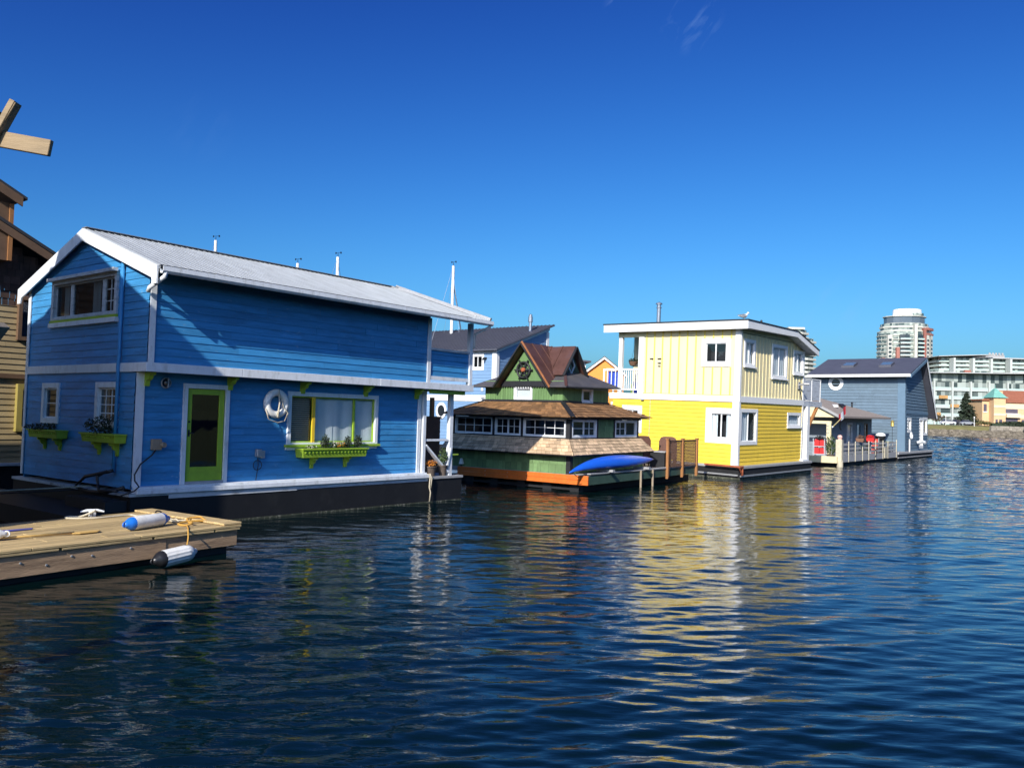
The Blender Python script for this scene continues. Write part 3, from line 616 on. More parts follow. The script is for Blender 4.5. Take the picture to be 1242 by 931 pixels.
# roof
r = MB(); ul, u1, u2 = -.42, 5.09, 7.95
r.slab([(ul, -.52, 6.86), (u1, -.52, 6.84), (u1, 6.9, 6.84), (ul, 6.9, 6.86)], .06); r.slab([(u1, -.52, 6.842), (u2, -.52, 6.12), (u2, 6.9, 6.12), (u1, 6.9, 6.842)], .06)
rf = r.build('roof', ROOFB, yh)
m = MB(); m.box(-.40, -.36, -.5, 6.86, 6.45, 6.798); m.build('fascia', WHITEC, yh)
m = MB(FV(-.46)); m.prism([(-.358, 6.47), (5.09, 6.53), (5.09, 6.778), (-.358, 6.798)], .0, .04); m.prism([(5.092, 6.53), (7.9, 5.80), (7.9, 6.06), (5.092, 6.778)], .0, .04); m.build('fascia', GREYW if False else WHITEC, yh)
m = MB(); m.poly([(-.36, -.46, 6.5), (5.09, -.46, 6.56), (5.09, .0, 6.56), (-.36, 0, 6.5)]); m.poly([(5.09, -.46, 6.56), (7.9, -.46, 5.83), (7.9, 6.5, 5.83), (5.09, 6.5, 6.56)]); m.poly([(-.36, -.4, 6.55), (2.5, -.4, 6.55), (2.5, 6.8, 6.55), (-.36, 6.8, 6.55)]); m.build('soffit', GREYW, yh)
# right hand deck
m = MB(); m.box(7.22, 9.72, -.05, 3.2, 3.26, 3.54); m.build('balcony_floor', GREYW, yh)
m = MB(); 
for a in (7.25, 8.35, 9.55): m.box(a, a + .07, -.02, .04, 3.54, 4.64)
m.box(9.55, 9.62, 2.9, 2.96, 3.54, 4.64); m.box(7.25, 9.62, -.02, .04, 4.64, 4.69); rl = m.build('balcony_railing', WHITEC, yh)
m = MB(); m.box(7.325, 8.345, .0, .02, 3.6, 4.6); m.build('panel', GREYW, rl)
m = MB(); m.box(8.425, 9.545, .0, .02, 3.6, 4.6); m.build('panel', GREYW, rl)
m = MB(); m.box(9.57, 9.60, .04, 2.9, 3.6, 4.6); m.build('panel', GREYW, rl)
m = MB(); m.box(7.62, 7.95, -.12, .1, .565, 3.258); m.build('deck_post', WHITEC, yh)
m = MB(); m.bar((7.96, -.02, 2.2), (9.1, -.02, 3.22), .1, .14, up=(0, 1, 0)); m.build('deck_brace', BROWNP, yh)
m = MB(); m.box(7.0, 7.75, -.2, 0, .565, .64); m.build('step', WHITE, yh)
# fittings
f = MB(R0); f.box(6.5, 6.7, .02, .06, 4.1, 4.45); f.tube([(6.6, .05, 4.3), (6.6, .3, 4.36), (6.7, .5, 4.36)], .05); f.build('wall_lamp', GALV, yh)
f = MB(R0); f.tube([(6.62, .05, 4.1), (6.8, .06, 3.9), (6.95, .05, 3.6)], .018); f.build('power_cable', PIPEB, yh)
def fish(z, v, s, name='wall_ornament'):
    f = MB(L0); pts = [(v - s, z), (v - s * .3, z + s * .35), (v + s * .5, z + .1 * s), (v + s, z + s * .4), (v + s, z - s * .4), (v + s * .5, z - .1 * s), (v - s * .3, z - s * .35)]
    f.prism(pts, .024, .045); f.build(name, BLACKM, yh)
fish(5.2, 4.37, .10); fish(5.2, 3.95, .10); fish(5.0, 3.95, .09); fish(4.86, 3.95, .07)
f = MB(L0); f.tube([(4.37, .03, 4.0), (4.38, .03, .6)], .012, 6); f.box(4.7, 4.84, .051, .12, 3.26, 3.32); f.build('power_cable', GALV, yh)
f = MB(); f.lathe([(.10, 6.8), (.10, 7.62), (.13, 7.63), (.13, 7.66), (.10, 7.68), (.10, 7.8), (.16, 7.81), (.16, 7.86), (0, 7.93)], (1.45, 4.95, .12), 14); ch = f.build('chimney', STEEL, yh, smooth=False)
f = MB(); f.box(-.55, -.18, -.42, -.31, .53, .60); f.bar((-.5, -.37, .52), (-.2, -.37, .2), .05, .06); f.box(-.24, -.18, -.4, -.32, .2, .53); o = f.build('mooring_bracket', RUST, yh)
f = MB(); f.box(-.45, -.28, -.3, 1.3, .53, .60); f.build('mooring_bracket', RUST, yh)
f = MB(); f.lathe([(.05, 6.86), (.05, 7.0), (0, 7.02)], (1.6, -.2, 0), 8); f.build('vent', BLACKM, yh)
# balcony contents
bs = thing('hanging_basket', 'dark round hanging basket in the yellow house corner balcony', 'plant', at(MY, .9, 5.95, 5.1))
b = MB(); b.lathe([(0, -.22), (.16, -.16), (.23, 0), (.22, .02)], n=16); b.build('basket', LATT, bs); b = MB(); b.leaves((0, 0, .06), (.24, .24, .14), 220, .045); b.build('foliage', LEAFD, bs, recalc=False)
b = MB(); b.tube([(.2, 0, 0), (0, 0, .6)], .006, 5); b.tube([(-.2, 0, 0), (0, 0, .6), (0, 0, 1.4)], .006, 5); b.build('chain', BLACKM, bs)
tp = MB(); n0 = None
for i in range(60):
    v = 6.24 + .62 * i / 59; q = tp.add([(.13 + .012 * math.sin(i * 1.3), v, 3.8), (.13 + .012 * math.sin(i * 1.3), v, 4.62)])
    if n0 is not None: tp._f((n0, q, q + 1, n0 + 1))
    n0 = q
o = tp.build('tarpaulin', BLUET, None, smooth=True); o.matrix_world = MY; tag(o, 'blue tarpaulin hung inside the white balcony railing left of the post', 'tarpaulin')
cch = thing('deck_chair', 'chartreuse plastic chair behind the yellow house balcony railing', 'chair', at(MY, .75, 5.55, 3.575))
b = MB(); b.box(-.25, .25, -.26, .26, .40, .44); b.build('seat', GREENC, cch)
b = MB(); b.hexa([(.2, -.26, .44), (.25, -.26, .44), (.25, .26, .44), (.2, .26, .44)], [(.38, -.24, 1.02), (.42, -.24, 1.02), (.42, .24, 1.02), (.38, .24, 1.02)]); b.build('backrest', GREENC, cch)
for a in (-.22, .2):
    for c in (-.24, .22): b = MB(); b.box(a, a + .04, c, c + .04, 0, .40); b.build('leg', GREENC, cch)
b = MB(); b.hexa([(-.35, -.3, 0), (.0, -.3, 0), (.0, .1, 0), (-.35, .1, 0)], [(-.36, -.33, .5), (.02, -.33, .5), (.02, .12, .5), (-.36, .12, .5)]); b.box(-.39, .05, -.36, .15, .501, .54); o = b.build('storage_bin', BLUET, None, bevel=.02)
o.matrix_world = at(MY, .55, 5.35, 3.575); tag(o, 'small blue storage bin on the yellow house corner balcony', 'bin')
# gull on the roof edge
gl = thing('seagull', 'grey backed white seagull resting on the yellow house roof corner', 'bird', at(MY, -.1, -.15, 6.86) @ Matrix.Rotation(math.radians(-22), 4, 'Z') @ Matrix.Scale(.95, 4))
g = MB()
def ring_body(secs, n=14):
    base = None
    for (x, z, ry, rz) in secs:
        k = g.add([(x, ry * math.cos(2 * math.pi * j / n), z + rz * math.sin(2 * math.pi * j / n)) for j in range(n)])
        if base is not None:
            for j in range(n): g._f((base + j, base + (j + 1) % n, k + (j + 1) % n, k + j))
        base = k
ring_body([(-.34, .14, .005, .005), (-.26, .15, .04, .02), (-.16, .16, .075, .06), (-.02, .165, .095, .09), (.10, .18, .09, .09), (.17, .23, .06, .06), (.2, .28, .045, .05), (.235, .32, .05, .05), (.27, .325, .042, .042), (.30, .32, .018, .018), (.305, .32, .002, .002)])
g.build('body', GULLW, gl, smooth=True)
for s in (-1, 1):
    g = MB(); g.hexa([(-.36, s * .03, .17), (.08, s * .10, .12), (.12, s * .095, .2), (-.1, s * .085, .25)], [(-.36, s * .05, .18), (.08, s * .118, .12), (.12, s * .11, .2), (-.1, s * .1, .255)]); g.build('wing', GULLG, gl, bevel=.005)
    g = MB(); g.tube([(.02, s * .03, .1), (.03, s * .03, 0), (.08, s * .035, .004)], .006, 6); g.build('leg', MUST, gl)
g = MB(); g.lathe([(.014, .30), (.011, .34), (.002, .37)], (0, 0, .315), 8, 'x'); g.build('beak', MUST, gl)

# ================================================================== GREEN HOUSE
MG = frame_mtx(1.985, 28, .934)
gh = thing('floating_house', 'small green shingled floating house with copper dormers and cedar skirt roof', 'house', MG, HG)
m = MB(); m.box(.2, 8.6, -.45, 5.5, -.5, .22); m.build('hull', BLACKH, gh)
for i, u in enumerate((.4, 2.0)):
    pass
m = MB()
for v in (-.5, .6, 1.7, 2.9, 4.0): m.box(-.12, .15, v, v + .35, -.3, .26)
m.box(-.1, .0, -.5, 4.4, .03, .12); m.build('float_block', BLACKT, gh)
m = MB(); m.box(-.28, 8.36, -.9, 5.6, .40, .56); m.build('deck', GREYD, gh)
m = MB(); m.hexa([(-.27, -.96, .26), (8.38, -.96, .33), (8.38, -.90, .33), (-.27, -.90, .26)], [(-.27, -.96, .545), (8.38, -.96, .60), (8.38, -.9, .60), (-.27, -.9, .545)]); m.build('deck_fascia', GREENT, gh)
m = MB(); m.box(-.2, 8.4, -.99, -.72, .601, .64); m.build('deck_cap', GREYD, gh)
m = MB(); m.box(-.34, -.281, -.97, 4.6, .405, .56); m.box(-.345, -.285, -.97, 4.6, .25, .40); ob = m.build('orange_board', ORANGEB, gh, bevel=.006)
m = MB()
for v in (-.2, .3, .85, 1.5, 2.3, 3.3):
    for z in (.33, .48): m.lathe([(.022, -.012), (.022, .0)], (-.346, v, z), 8, 'x')
m.build('bolt', GALV, ob)
for u, mt_ in ((3.31, GALV), (4.25, GALV)):
    m = MB(); m.tube([(u, -1.0, -.6), (u, -1.0, .62)], .04, 10); m.build('pile', WOODG, gh)
# base walls
GL, GR = FU(-.12), FV(-.12)
w = MB(); shingles(w, (-.12, 5.2, .56), (-.12, -.12, .56), (-.12, -.12, 1.5), (-.12, 5.2, 1.5), 3, .22, .014, .3); shingles(w, (-.12, -.12, .6), (5.1, -.12, .6), (5.1, -.12, 1.5), (-.12, -.12, 1.5), 3, .22, .014, .3); w.build('wall', GREEN, gh, recalc=False)
m = MB(); m.box(-.17, .0, -.17, .0, .56, 1.4); m.build('corner_post', BLACKT, gh)
m = MB(); m.box(-.08, 5.1, -.08, 5.2, .5, 1.69); m.box(.7, 4.9, .7, 5.0, 1.69, 2.5); m.build('inner_wall', DARK, gh)
# skirt roof
sk = MB(); e = .5; zt_, zb_ = 1.74, 1.21
shingles(sk, (-e, 5.3, zb_), (-e, -e, zb_), (0, 0, zt_), (0, 5.25, zt_), 5, .2, .022, .3); shingles(sk, (-e, -e, zb_), (5.35, -e, zb_ + .04), (5.1, 0, zt_), (0, 0, zt_), 5, .2, .022, .3)
so = sk.build('skirt_roof', CEDAR, gh, recalc=False)
m = MB(); m.slab([(-e + .02, 5.3, zb_ - .005), (-e + .02, -e + .02, zb_ - .005), (0, 0, zt_ - .01), (0, 5.25, zt_ - .01)], .03); m.slab([(-e + .02, -e + .02, zb_ - .006), (5.33, -e + .02, zb_ + .03), (5.1, 0, zt_ - .011), (0, 0, zt_ - .011)], .03); m.build('deck_board', BLACKT, so)
# window band
b = MB(); 
for sgn, mp, a1 in ((0, FU(0), 5.2), (1, FV(0), 5.1)):
    b.mp = mp; b.box(0.03 if sgn == 0 else .03, a1, -.02, .02, 2.41, 2.52); b.box(.03, a1, -.02, .025, 1.70, 1.765)
b.mp = ident; b.box(-.03, .12, -.03, .12, 1.7, 2.5); b.box(-.03, .09, 5.1, 5.25, 1.7, 2.5)
for v in (1.93, 3.19): b.box(-.025, .05, v, v + .08, 1.766, 2.41)
for u in (1.78, 2.98, 4.82): b.box(u, u + .1, -.025, .05, 1.766, 2.41)
b.build('window_band', BLACKT, gh)
for a0, a1, ml, gr, lab in ((3.29, 5.04, (), [(4, 2)], None), (2.03, 3.17, (.5,), [(2, 2), (2, 2)], 'bright framed window'), (.15, 1.91, (), [(4, 2)], None)):
    window(gh, FU(0), a0, a1, 1.77, 2.405, t=.05, out=.03, mulls=ml, grid=gr, tm=WHITE, label=lab, depth=.07 if False else .6, sash_t=.02)
window(gh, FV(0), .13, 1.76, 1.77, 2.405, t=.06, out=.03, mulls=(.5,), grid=[(1, 2), (2, 2)], tm=WHITE, sash_t=.03)
window(gh, FV(0), 3.1, 4.78, 1.77, 2.405, t=.06, out=.03, mulls=(.5,), grid=[(2, 2), (1, 1)], tm=WHITE, sash_t=.03)
w = MB(); shingles(w, (1.88, -.0, 1.77), (2.98, -.0, 1.77), (2.98, -.0, 2.41), (1.88, -.0, 2.41), 3, .2, .014, .3); w.build('wall_panel', GREEN, gh, recalc=False)
# hip roof over the band
ro = MB(); e = .34; z0_, z1_ = 2.47, 2.99; A, B_ = .92, 4.4
shingles(ro, (-e, 5.2 + .2, z0_), (-e, -e, z0_), (A, A, z1_), (A, B_, z1_), 6, .22, .02, .3)
shingles(ro, (-e, -e, z0_), (5.1 + .3, -e, z0_ + .06), (4.12, A, z1_ + .04), (A, A, z1_), 6, .22, .02, .3)
shingles(ro, (5.4, 5.4, z0_), (-e, 5.4, z0_), (A, B_, z1_), (4.12, B_, z1_), 6, .22, .02, .3)
ho = ro.build('hip_roof', CEDARO, gh, recalc=False)
m = MB(); m.hexa([(-e + .03, -e + .03, z0_ - .06), (5.37, -e + .03, z0_), (5.37, 5.37, z0_ - .03), (-e + .03, 5.37, z0_ - .06)], [(A, A, z1_ - .02), (4.1, A, z1_ + .01), (4.1, B_, z1_ - .02), (A, B_, z1_ - .02)]); m.build('roof_deck', BLACKT, ho)
m = MB(); m.bar((-e, -e, z0_ + .03), (A, A, z1_ + .03), .17, .03); m.build('hip_flashing', BLACKT, ho)
m = MB(); m.bar((-e, 5.38, z0_ + .03), (A, B_, z1_ + .03), .14, .03); m.build('hip_flashing', BLACKT, ho)
m = MB(); m.box(A - .04, 4.16, A - .06, A - .0, z1_, z1_ + .07); m.box(A - .06, A, A - .06, B_, z1_, z1_ + .07); m.build('flashing', BLACKT, ho)
# upper storey
UL, UR = FU(.91), FV(.88)
w = MB(UL); w.mp = UL; clap_ = None
sheet(w, .88, 4.38, 3.0, 3.75, .0, [(2.28, 2.95, 3.07, 3.5)]); battens(w, .9, 4.36, 3.0, 3.6, .115, .1, .0, .014, [(2.2, 3.02, 3.0, 3.56)]); w.build('wall', GREENP, gh)
w = MB(UR); sheet(w, .91, 4.1, 3.0, 3.7, .0, [(2.25, 2.85, 3.06, 3.5)]); battens(w, .95, 4.08, 3.0, 3.62, .115, .1, .0, .014, [(2.15, 2.9, 3.0, 3.56)]); w.build('wall', GREENP, gh)
m = MB(); m.box(4.08, 4.1, .9, 4.38, 3, 3.7); m.box(.93, 4.1, 4.36, 4.38, 3, 3.7); m.build('wall', GREENP, gh)
window(gh, UL, 2.2, 3.03, 3.01, 3.55, t=.08, out=.035, tm=WHITE, depth=.065, backm=WHITEC, glass=GLASS)
window(gh, UR, 2.15, 2.92, 3.0, 3.54, t=.08, out=.035, tm=WHITE, depth=.3)
# upper roof: low hip plus two A-frame dormers
c0, c1, d0, d1 = .5, 4.4, .5, 4.75; zh, zm_ = 3.55, 4.42
r = MB(); um, v0_, v1_ = 2.5, 1.9, 3.3
r.slab([(c0, 1.22, zh), (c0, d0, zh), (um, v0_, zm_), (um, v0_ + .02, zm_)], .04); r.slab([(c0, d1, zh), (c0, 3.72, zh), (um, v1_ - .02, zm_), (um, v1_, zm_)], .04); r.slab([(c0, d0, zh), (c1, d0, zh + .08), (um, v0_, zm_)], .04); r.slab([(c1, d0, zh + .08), (c1, d1, zh), (um, v1_, zm_), (um, v0_, zm_)], .04); r.slab([(c1, d1, zh), (c0, d1, zh), (um, v1_, zm_)], .04)
ur = r.build('upper_roof', GREYROOF, gh)
m = MB(); m.box(c0 + .02, c1 - .02, d0 + .02, d0 + .05, zh - .06, zh - .03); m.box(c0 + .02, c0 + .05, d0 + .05, 1.22, zh - .06, zh - .03); m.box(c0 + .02, c0 + .05, 3.72, d1 - .02, zh - .06, zh - .03); m.build('fascia', BLACKT, ur)
m = MB(); m.bar((c0, d0, zh + .01), (um, v0_, zm_ + .01), .10, .02); m.build('hip_flashing', COPPER, ur)
# dormer facing left: gable plane u=.5, ridge along u at v=2.5
av, az, bz, h_ = 2.47, 5.04, 3.5, 1.2
def aframe(mk, length, front, apexz, half, basez, centre, nm, boardm):
    """mk maps (across, depth, z)"""
    r = MB(mk); t = .045
    for s in (-1, 1):
        r.hexa([(centre + s * half, front, basez), (centre + s * half, front + length, basez), (centre, front + length, apexz), (centre, front, apexz)],
               [(centre + s * (half + t * 1.6), front, basez), (centre + s * (half + t * 1.6), front + length, basez), (centre, front + length, apexz + t * 2), (centre, front, apexz + t * 2)])
    o = r.build(nm, COPPER, gh)
    r = MB(mk)
    for s in (-1, 1):
        for f in (.33, .62, .97):
            d = front + length * f; r.bar((centre + s * (half + .075), d, basez + .01), (centre, d, apexz + .1), .03, .03, up=(0, 0, 1))
    r.build('seam', COPPER, o)
    r = MB(mk)
    for s in (-1, 1): r.bar((centre + s * (half + .03), front - .02, basez - .02), (centre + s * .0, front - .02, apexz + .05), .05, .13, up=(0, 1, 0))
    r.build('barge_board', boardm, o)
    return o
dl = aframe(lambda a, d, z: (d, a, z), 2.0, .52, az, h_, bz, av, 'dormer_roof', BLACKT)
m = MB(); m.bar((.5, av - h_ - .06, bz), (.5, av - .0, az + .11), .10, .03, up=(1, 0, 0)); m.build('copper_edge', COPPERE, dl)
m = MB(FU(.88)); m.prism([(av - 1.03, 3.66), (av + 1.03, 3.66), (av, 4.98)], .0, .03); gb = m.build('gable', GREENP, gh)
m = MB(FU(.88)); m.box(av - 1.12, av + 1.12, .031, .06, 3.56, 3.74)
k = 20
for i in range(k):
    a = av - 1.1 + 2.2 * i / k; m.prism([(a, 3.56), (a + 2.2 / k, 3.56), (a + 1.1 / k, 3.49)], .031, .055)
m.build('scalloped_trim', BLACKT, gb)
# ship's wheel on the gable
wc = (2.54, .11, 4.14)
wh = thing('ships_wheel', "dark ship's wheel with red hub mounted on the green gable", 'wheel', MG)
m = MB(FU(.88)); m.torus(wc, .28, .04, (1, 0, 0), (0, 0, 1), 32, 8); m.torus(wc, .17, .018, (1, 0, 0), (0, 0, 1), 28, 6); m.build('rim', BLACKT, wh)
for i in range(3):
    t = math.radians(0 + 60 * i); m = MB(FU(.88)); d = (math.cos(t), math.sin(t)); m.bar((wc[0] - d[0] * .40, wc[1], wc[2] - d[1] * .40), (wc[0] + d[0] * .40, wc[1], wc[2] + d[1] * .40), .05, .045); m.build('spoke', BLACKT, wh)
m = MB(FU(.88)); m.lathe([(0, .09), (.07, .07), (.09, .02), (.09, -.02)], wc, 14, 'y'); m.build('hub', RUST, wh)
# dormer facing right: gable plane v=1.25, ridge along v at u=2.2
dr = aframe(lambda a, d, z: (a, d, z), 1.7, 1.2, 5.0, .80, 3.98, 2.18, 'dormer_roof', BLACKT)
m = MB(FV(1.42)); m.prism([(1.42, 3.9), (2.94, 3.9), (2.18, 4.96)], .0, .03); gb2 = m.build('gable', GREENT, gh)
m = MB(FV(1.42)); 
cx, cz, rr = 2.16, 4.37, .30
for (p, q) in (((0, 1), (1, 0)), ((1, 0), (0, -1)), ((0, -1), (-1, 0)), ((-1, 0), (0, 1))): m.bar((cx + p[0] * rr * .8, .05, cz + p[1] * rr), (cx + q[0] * rr * .8, .05, cz + q[1] * rr), .04, .05, up=(0, 1, 0))
dw = m.build('window', WHITE, gb2)
m = MB(FV(1.42)); m.poly([(cx + .8 * rr, .035, cz), (cx, .035, cz + rr), (cx - .8 * rr, .035, cz), (cx, .035, cz - rr)])
o = m.build('pane', mat('porthole_glass', (.02, .025, .03), .08, .1), gb2)
# lattice rail
lt = thing('lattice_screen', 'brown lattice screen with three posts at the end of the green house deck', 'fence', MG)
for u in (5.45, 6.77, 8.12):
    m = MB(); m.box(u - .05, u + .05, -1.06, -.965, .30, 1.72); m.hexa([(u - .05, -1.06, .22), (u + .05, -1.06, .30), (u + .05, -.965, .30), (u - .05, -.965, .22)], [(u - .05, -1.06, .30), (u + .05, -1.06, .301), (u + .05, -.965, .301), (u - .05, -.965, .30)])
    p = m.build('post', BROWNP, lt); m = MB(); m.box(u - .075, u + .075, -1.085, -.94, 1.72, 1.755); m.build('cap', BROWNP, p)
for u0, u1 in ((5.5, 6.72), (6.82, 8.07)):
    m = MB(); s = .115; n = int((u1 - u0 + 1.0) / s)
    z0, z1 = .66, 1.66
    for sg in (1, -1):
        for i in range(-1, n + 1):
            a = u0 - 1.0 + i * s if sg > 0 else u0 + i * s
            pts = []
            ta0 = max(0, (u0 - a) / sg if sg > 0 else (a - u1)); ta1 = min(1.0, (u1 - a) if sg > 0 else (a - u0))
            if ta1 - ta0 < .05: continue
            yy = -1.0 if sg > 0 else -.985
            m.bar((a + sg * ta0, yy, z0 + ta0), (a + sg * ta1, yy, z0 + ta1), .035, .010, up=(0, 1, 0))
    m.box(u0, u1, -1.02, -.975, .64, .68); m.box(u0, u1, -1.02, -.975, 1.64, 1.69); m.build('lattice_panel', LATT, lt)
# wicker chairs and table on the deck
def wicker(label, u, v, rz):
    t = thing('wicker_chair', label, 'chair', at(MG, u, v, .562) @ Matrix.Rotation(rz, 4, 'Z'), 'wicker chairs on the green house deck')
    m = MB(); m.box(-.3, .3, -.3, .3, .34, .44); m.build('seat', WICK, t, bevel=.03)
    m = MB(); n = 14; pr = []
    for i in range(n + 1):
        x = -.36 + .72 * i / n; zz = 1.12 + .10 * (1 - (abs(x) / .36) ** 4) - .1 * (abs(x) / .36) ** 8; pr.append((x, zz))
    poly = [(-.36, .3)] + pr + [(.36, .3)]
    m.hexa([(x, .26, z) for x, z in poly], [(x, .36, z) for x, z in poly]); m.build('backrest', WICK, t)
    for s in (-1, 1): m = MB(); m.box(s * .33 - .04, s * .33 + .04, -.3, .28, .1, .64); m.build('armrest', WICK, t, bevel=.02)
    for a in (-.3, .26):
        for c in (-.3, .26): m = MB(); m.box(a, a + .04, c, c + .04, 0, .34); m.build('leg', WICK, t)
wicker('brown wicker chair half hidden behind the lattice screen', 7.7, .1, math.radians(120))
wicker('brown wicker chair just right of the cedar skirt roof', 6.85, .6, math.radians(-30))
t = thing('side_table', 'dark low table between the wicker chairs on the green house deck', 'table', at(MG, 6.3, -.3, .562))
m = MB(); m.box(-.35, .35, -.35, .35, .62, .66); m.build('tabletop', GREYD, t)
m = MB(); m.box(-.31, .31, -.31, .31, .05, .619); m.build('base', BLACKT, t)
# kayak
MK = at(MG, 1.75, -.80, .645)
ky = thing('kayak', 'blue kayak lying upside down along the edge of the green house deck', 'kayak', MK)
secs = []; NK = 26
g = MB(); base = None; n = 16; Lk = 2.95
for i in range(NK + 1):
    s = -1 + 2 * i / NK; x = s * Lk; wd = .30 * max(0.0, 1 - abs(s) ** 1.9) ** 1.05 + .012; ht = .30 * max(0., 1 - abs(s) ** 2.0) ** .95 + .025; zc = .12 + (.10 * s * s if s > 0 else -.17 * abs(s) ** 3)
    pts = []
    for j in range(n):
        th = 2 * math.pi * j / n; y = wd * math.cos(th); zz = ht * math.sin(th); zz = zz if zz > 0 else zz * .38
        pts.append((x, y, zc + .1 + zz))
    k = g.add(pts)
    if base is not None:
        for j in range(n): g._f((base + j, base + (j + 1) % n, k + (j + 1) % n, k + j))
    else: g._f(tuple(k + j for j in range(n)))
    base = k
g._f(tuple(base + j for j in range(n))); g.build('hull', KAYAK, ky, smooth=True)
g = MB(); g.tube([(-2.9, 0, .14), (-2.6, -.03, -.06), (-2.45, -.05, -.12)], .012); g.build('tie_rope', PIPEB, ky)
g = MB(); g.torus((2.6, 0, .3), .08, .012, (1, 0, 0), (0, 0, 1), 14, 6); g.build('carry_handle', BLACKM, ky)
for u in (-.9, 1.5): 
    pass
for x_, lb in ((-.75, 'low grey timber rest under the left part of the blue kayak'), (1.9, 'low grey timber rest under the right part of the blue kayak')):
    m = MB(); m.box(x_, x_ + .15, -.34, .3, .0, .08); o = m.build('timber_rest', GREYD, None); o.matrix_world = MK; tag(o, lb, 'timber rest', 'timber rests under the kayak')
# oddments on the shaded left deck
l = thing('table_lamp', 'small lamp with white shade on the shaded left edge of the green house', 'lamp', at(MG, -.18, 4.55, .562))
m = MB(); m.lathe([(.1, .08), (.05, .28), (0, .29)], n=14); m.build('lamp_shade', WHITEC, l); m = MB(); m.lathe([(.05, 0), (.05, .02), (.012, .03), (.012, .08)], n=10); m.build('base', BLACKM, l)
# ================================================================== SLATE BLUE HOUSE
MS = frame_mtx(29.704, 62.5, .894)
sh = thing('floating_house', 'slate blue floating house with round porthole, skylights and steep dark roof', 'house', MS, HG)
m = MB(); m.box(-3.2, 7.5, -.32, 7, -.5, .14); m.box(-3.2, 7.5, -.34, 7, .20, .40); m.build('hull', BLACKH, sh)
m = MB(); m.box(-3.3, 7.6, -.42, 7, .41, .55); m.box(-3.2, 7.45, -.39, -.30, .14, .2); m.build('deck', GREYD, sh)
SL, SR = FU(0.), FV(0.)
w = MB(SL); clap(w, .56, 6.35, lambda z: 0., lambda z: 7.0, .23, .04); w.build('wall', SLATE, sh)
ops = [window(sh, SR, .75, 1.9, 1.97, 3.13, t=.22, tm=WHITEC), window(sh, SR, 4.5, 5.75, .72, 3.16, t=.22, tm=WHITEC, mulls=(.5,), glass=GLASSD, label='white framed glazed door'), window(sh, SR, 5.76, 7.15, 1.75, 3.2, t=.2, tm=WHITEC)]
gR = lambda z: 8.05 if z < 3.0 else 4.35 + (7.62 - z) / 1.25
gL = lambda z: 0. if z < 6.3 else (z - 6.3) / .33
w = MB(SR); clap(w, .56, 7.6, gL, lambda z: min(7.3, gR(z)), .23, .04, ops); w.build('wall', SLATE, sh)
m = MB(); m.box(7.2, 7.3, .1, 6.9, .56, 3.6); m.box(.1, 7.2, 6.9, 7, .56, 6.0); m.build('wall', SLATE, sh)
m = MB(SR); m.box(.2, 7.3, .026, .06, 3.42, 3.60); m.box(-.06, .2, .026, .06, .56, 6.3); m.build('corner_board', SLATED, sh)
m = MB(SL); m.box(-.06, .5, .026, .06, .56, 6.3); m.build('corner_board', SLATED, sh)
r = MB(); e0, e1 = -.55, 7.15
r.slab([(-.75, e0, 6.42), (4.35, e0, 7.95), (4.35, e1, 7.95), (-.75, e1, 6.42)], .1); r.slab([(4.35, e0, 7.953), (8.1, e0, 3.25), (8.1, e1, 3.25), (4.35, e1, 7.953)], .12)
rf = r.build('roof', SLATER, sh)
m = MB(); m.box(-.80, -.752, e0, e1, 6.16, 6.36); m.build('gutter', WHITEC, sh)
m = MB(FV(e0)); m.prism([(-.75, 6.10), (4.35, 7.63), (4.35, 7.84), (-.75, 6.31)], .0, .06); m.build('barge_board', SLATED, sh); m = MB(FV(e0)); m.prism([(4.36, 7.60), (7.92, 3.15), (8.1, 3.12), (4.36, 7.83)], .0, .06); m.build('barge_board', WHITE, sh)
m = MB(); m.poly([(-.74, e0, 6.2), (0, e0, 6.2), (0, e1, 6.2), (-.74, e1, 6.2)]); m.build('soffit', SLATED, sh)
for v0, v1 in ((4.15, 5.1), (1.35, 2.25)):
    z = lambda u: 6.42 + .30 * (u + .75) 
    m = MB(); m.hexa([(1.3, v0, z(1.3)), (2.4, v0, z(2.4)), (2.4, v1, z(2.4)), (1.3, v1, z(1.3))], [(1.3, v0, z(1.3) + .16), (2.4, v0, z(2.4) + .16), (2.4, v1, z(2.4) + .16), (1.3, v1, z(1.3) + .16)]); s = m.build('skylight', SLATER, sh)
    m = MB(); m.poly([(1.38, v0 + .08, z(1.38) + .163), (2.32, v0 + .08, z(2.32) + .163), (2.32, v1 - .08, z(2.32) + .163), (1.38, v1 - .08, z(1.38) + .163)]); m.build('pane', mat('skylight_pane', (.10, .16, .22), .12, .05), s)
def porthole(root, mp, a, z, ro, ri, sx=1.):
    m = MB(mp); n = 36
    for k in range(n):
        t0, t1 = 2 * math.pi * k / n, 2 * math.pi * (k + 1) / n; P = lambda r, t: (a + sx * r * math.cos(t), z + r * math.sin(t))
        A, B, C, D = P(ri, t0), P(ro, t0), P(ro, t1), P(ri, t1)
        m.hexa([(q[0], .02, q[1]) for q in (A, B, C, D)], [(q[0], .075, q[1]) for q in (A, B, C, D)])
    w = m.build('porthole', WHITEC, root); m = MB(mp); m.poly([(a + sx * ri * math.cos(2 * math.pi * k / n), .03, z + ri * math.sin(2 * math.pi * k / n)) for k in range(n)]); m.build('pane', mat('porthole_glass', (.02, .025, .03), .08, .1), w)
porthole(sh, SL, 5.09, 5.73, .58, .33)
f = MB(SR); f.tube([(3.4, .1, 1.2), (3.5, .5, 1.3), (3.4, .7, 1.2)], .12); f.build('meter_box', GREYW, sh)
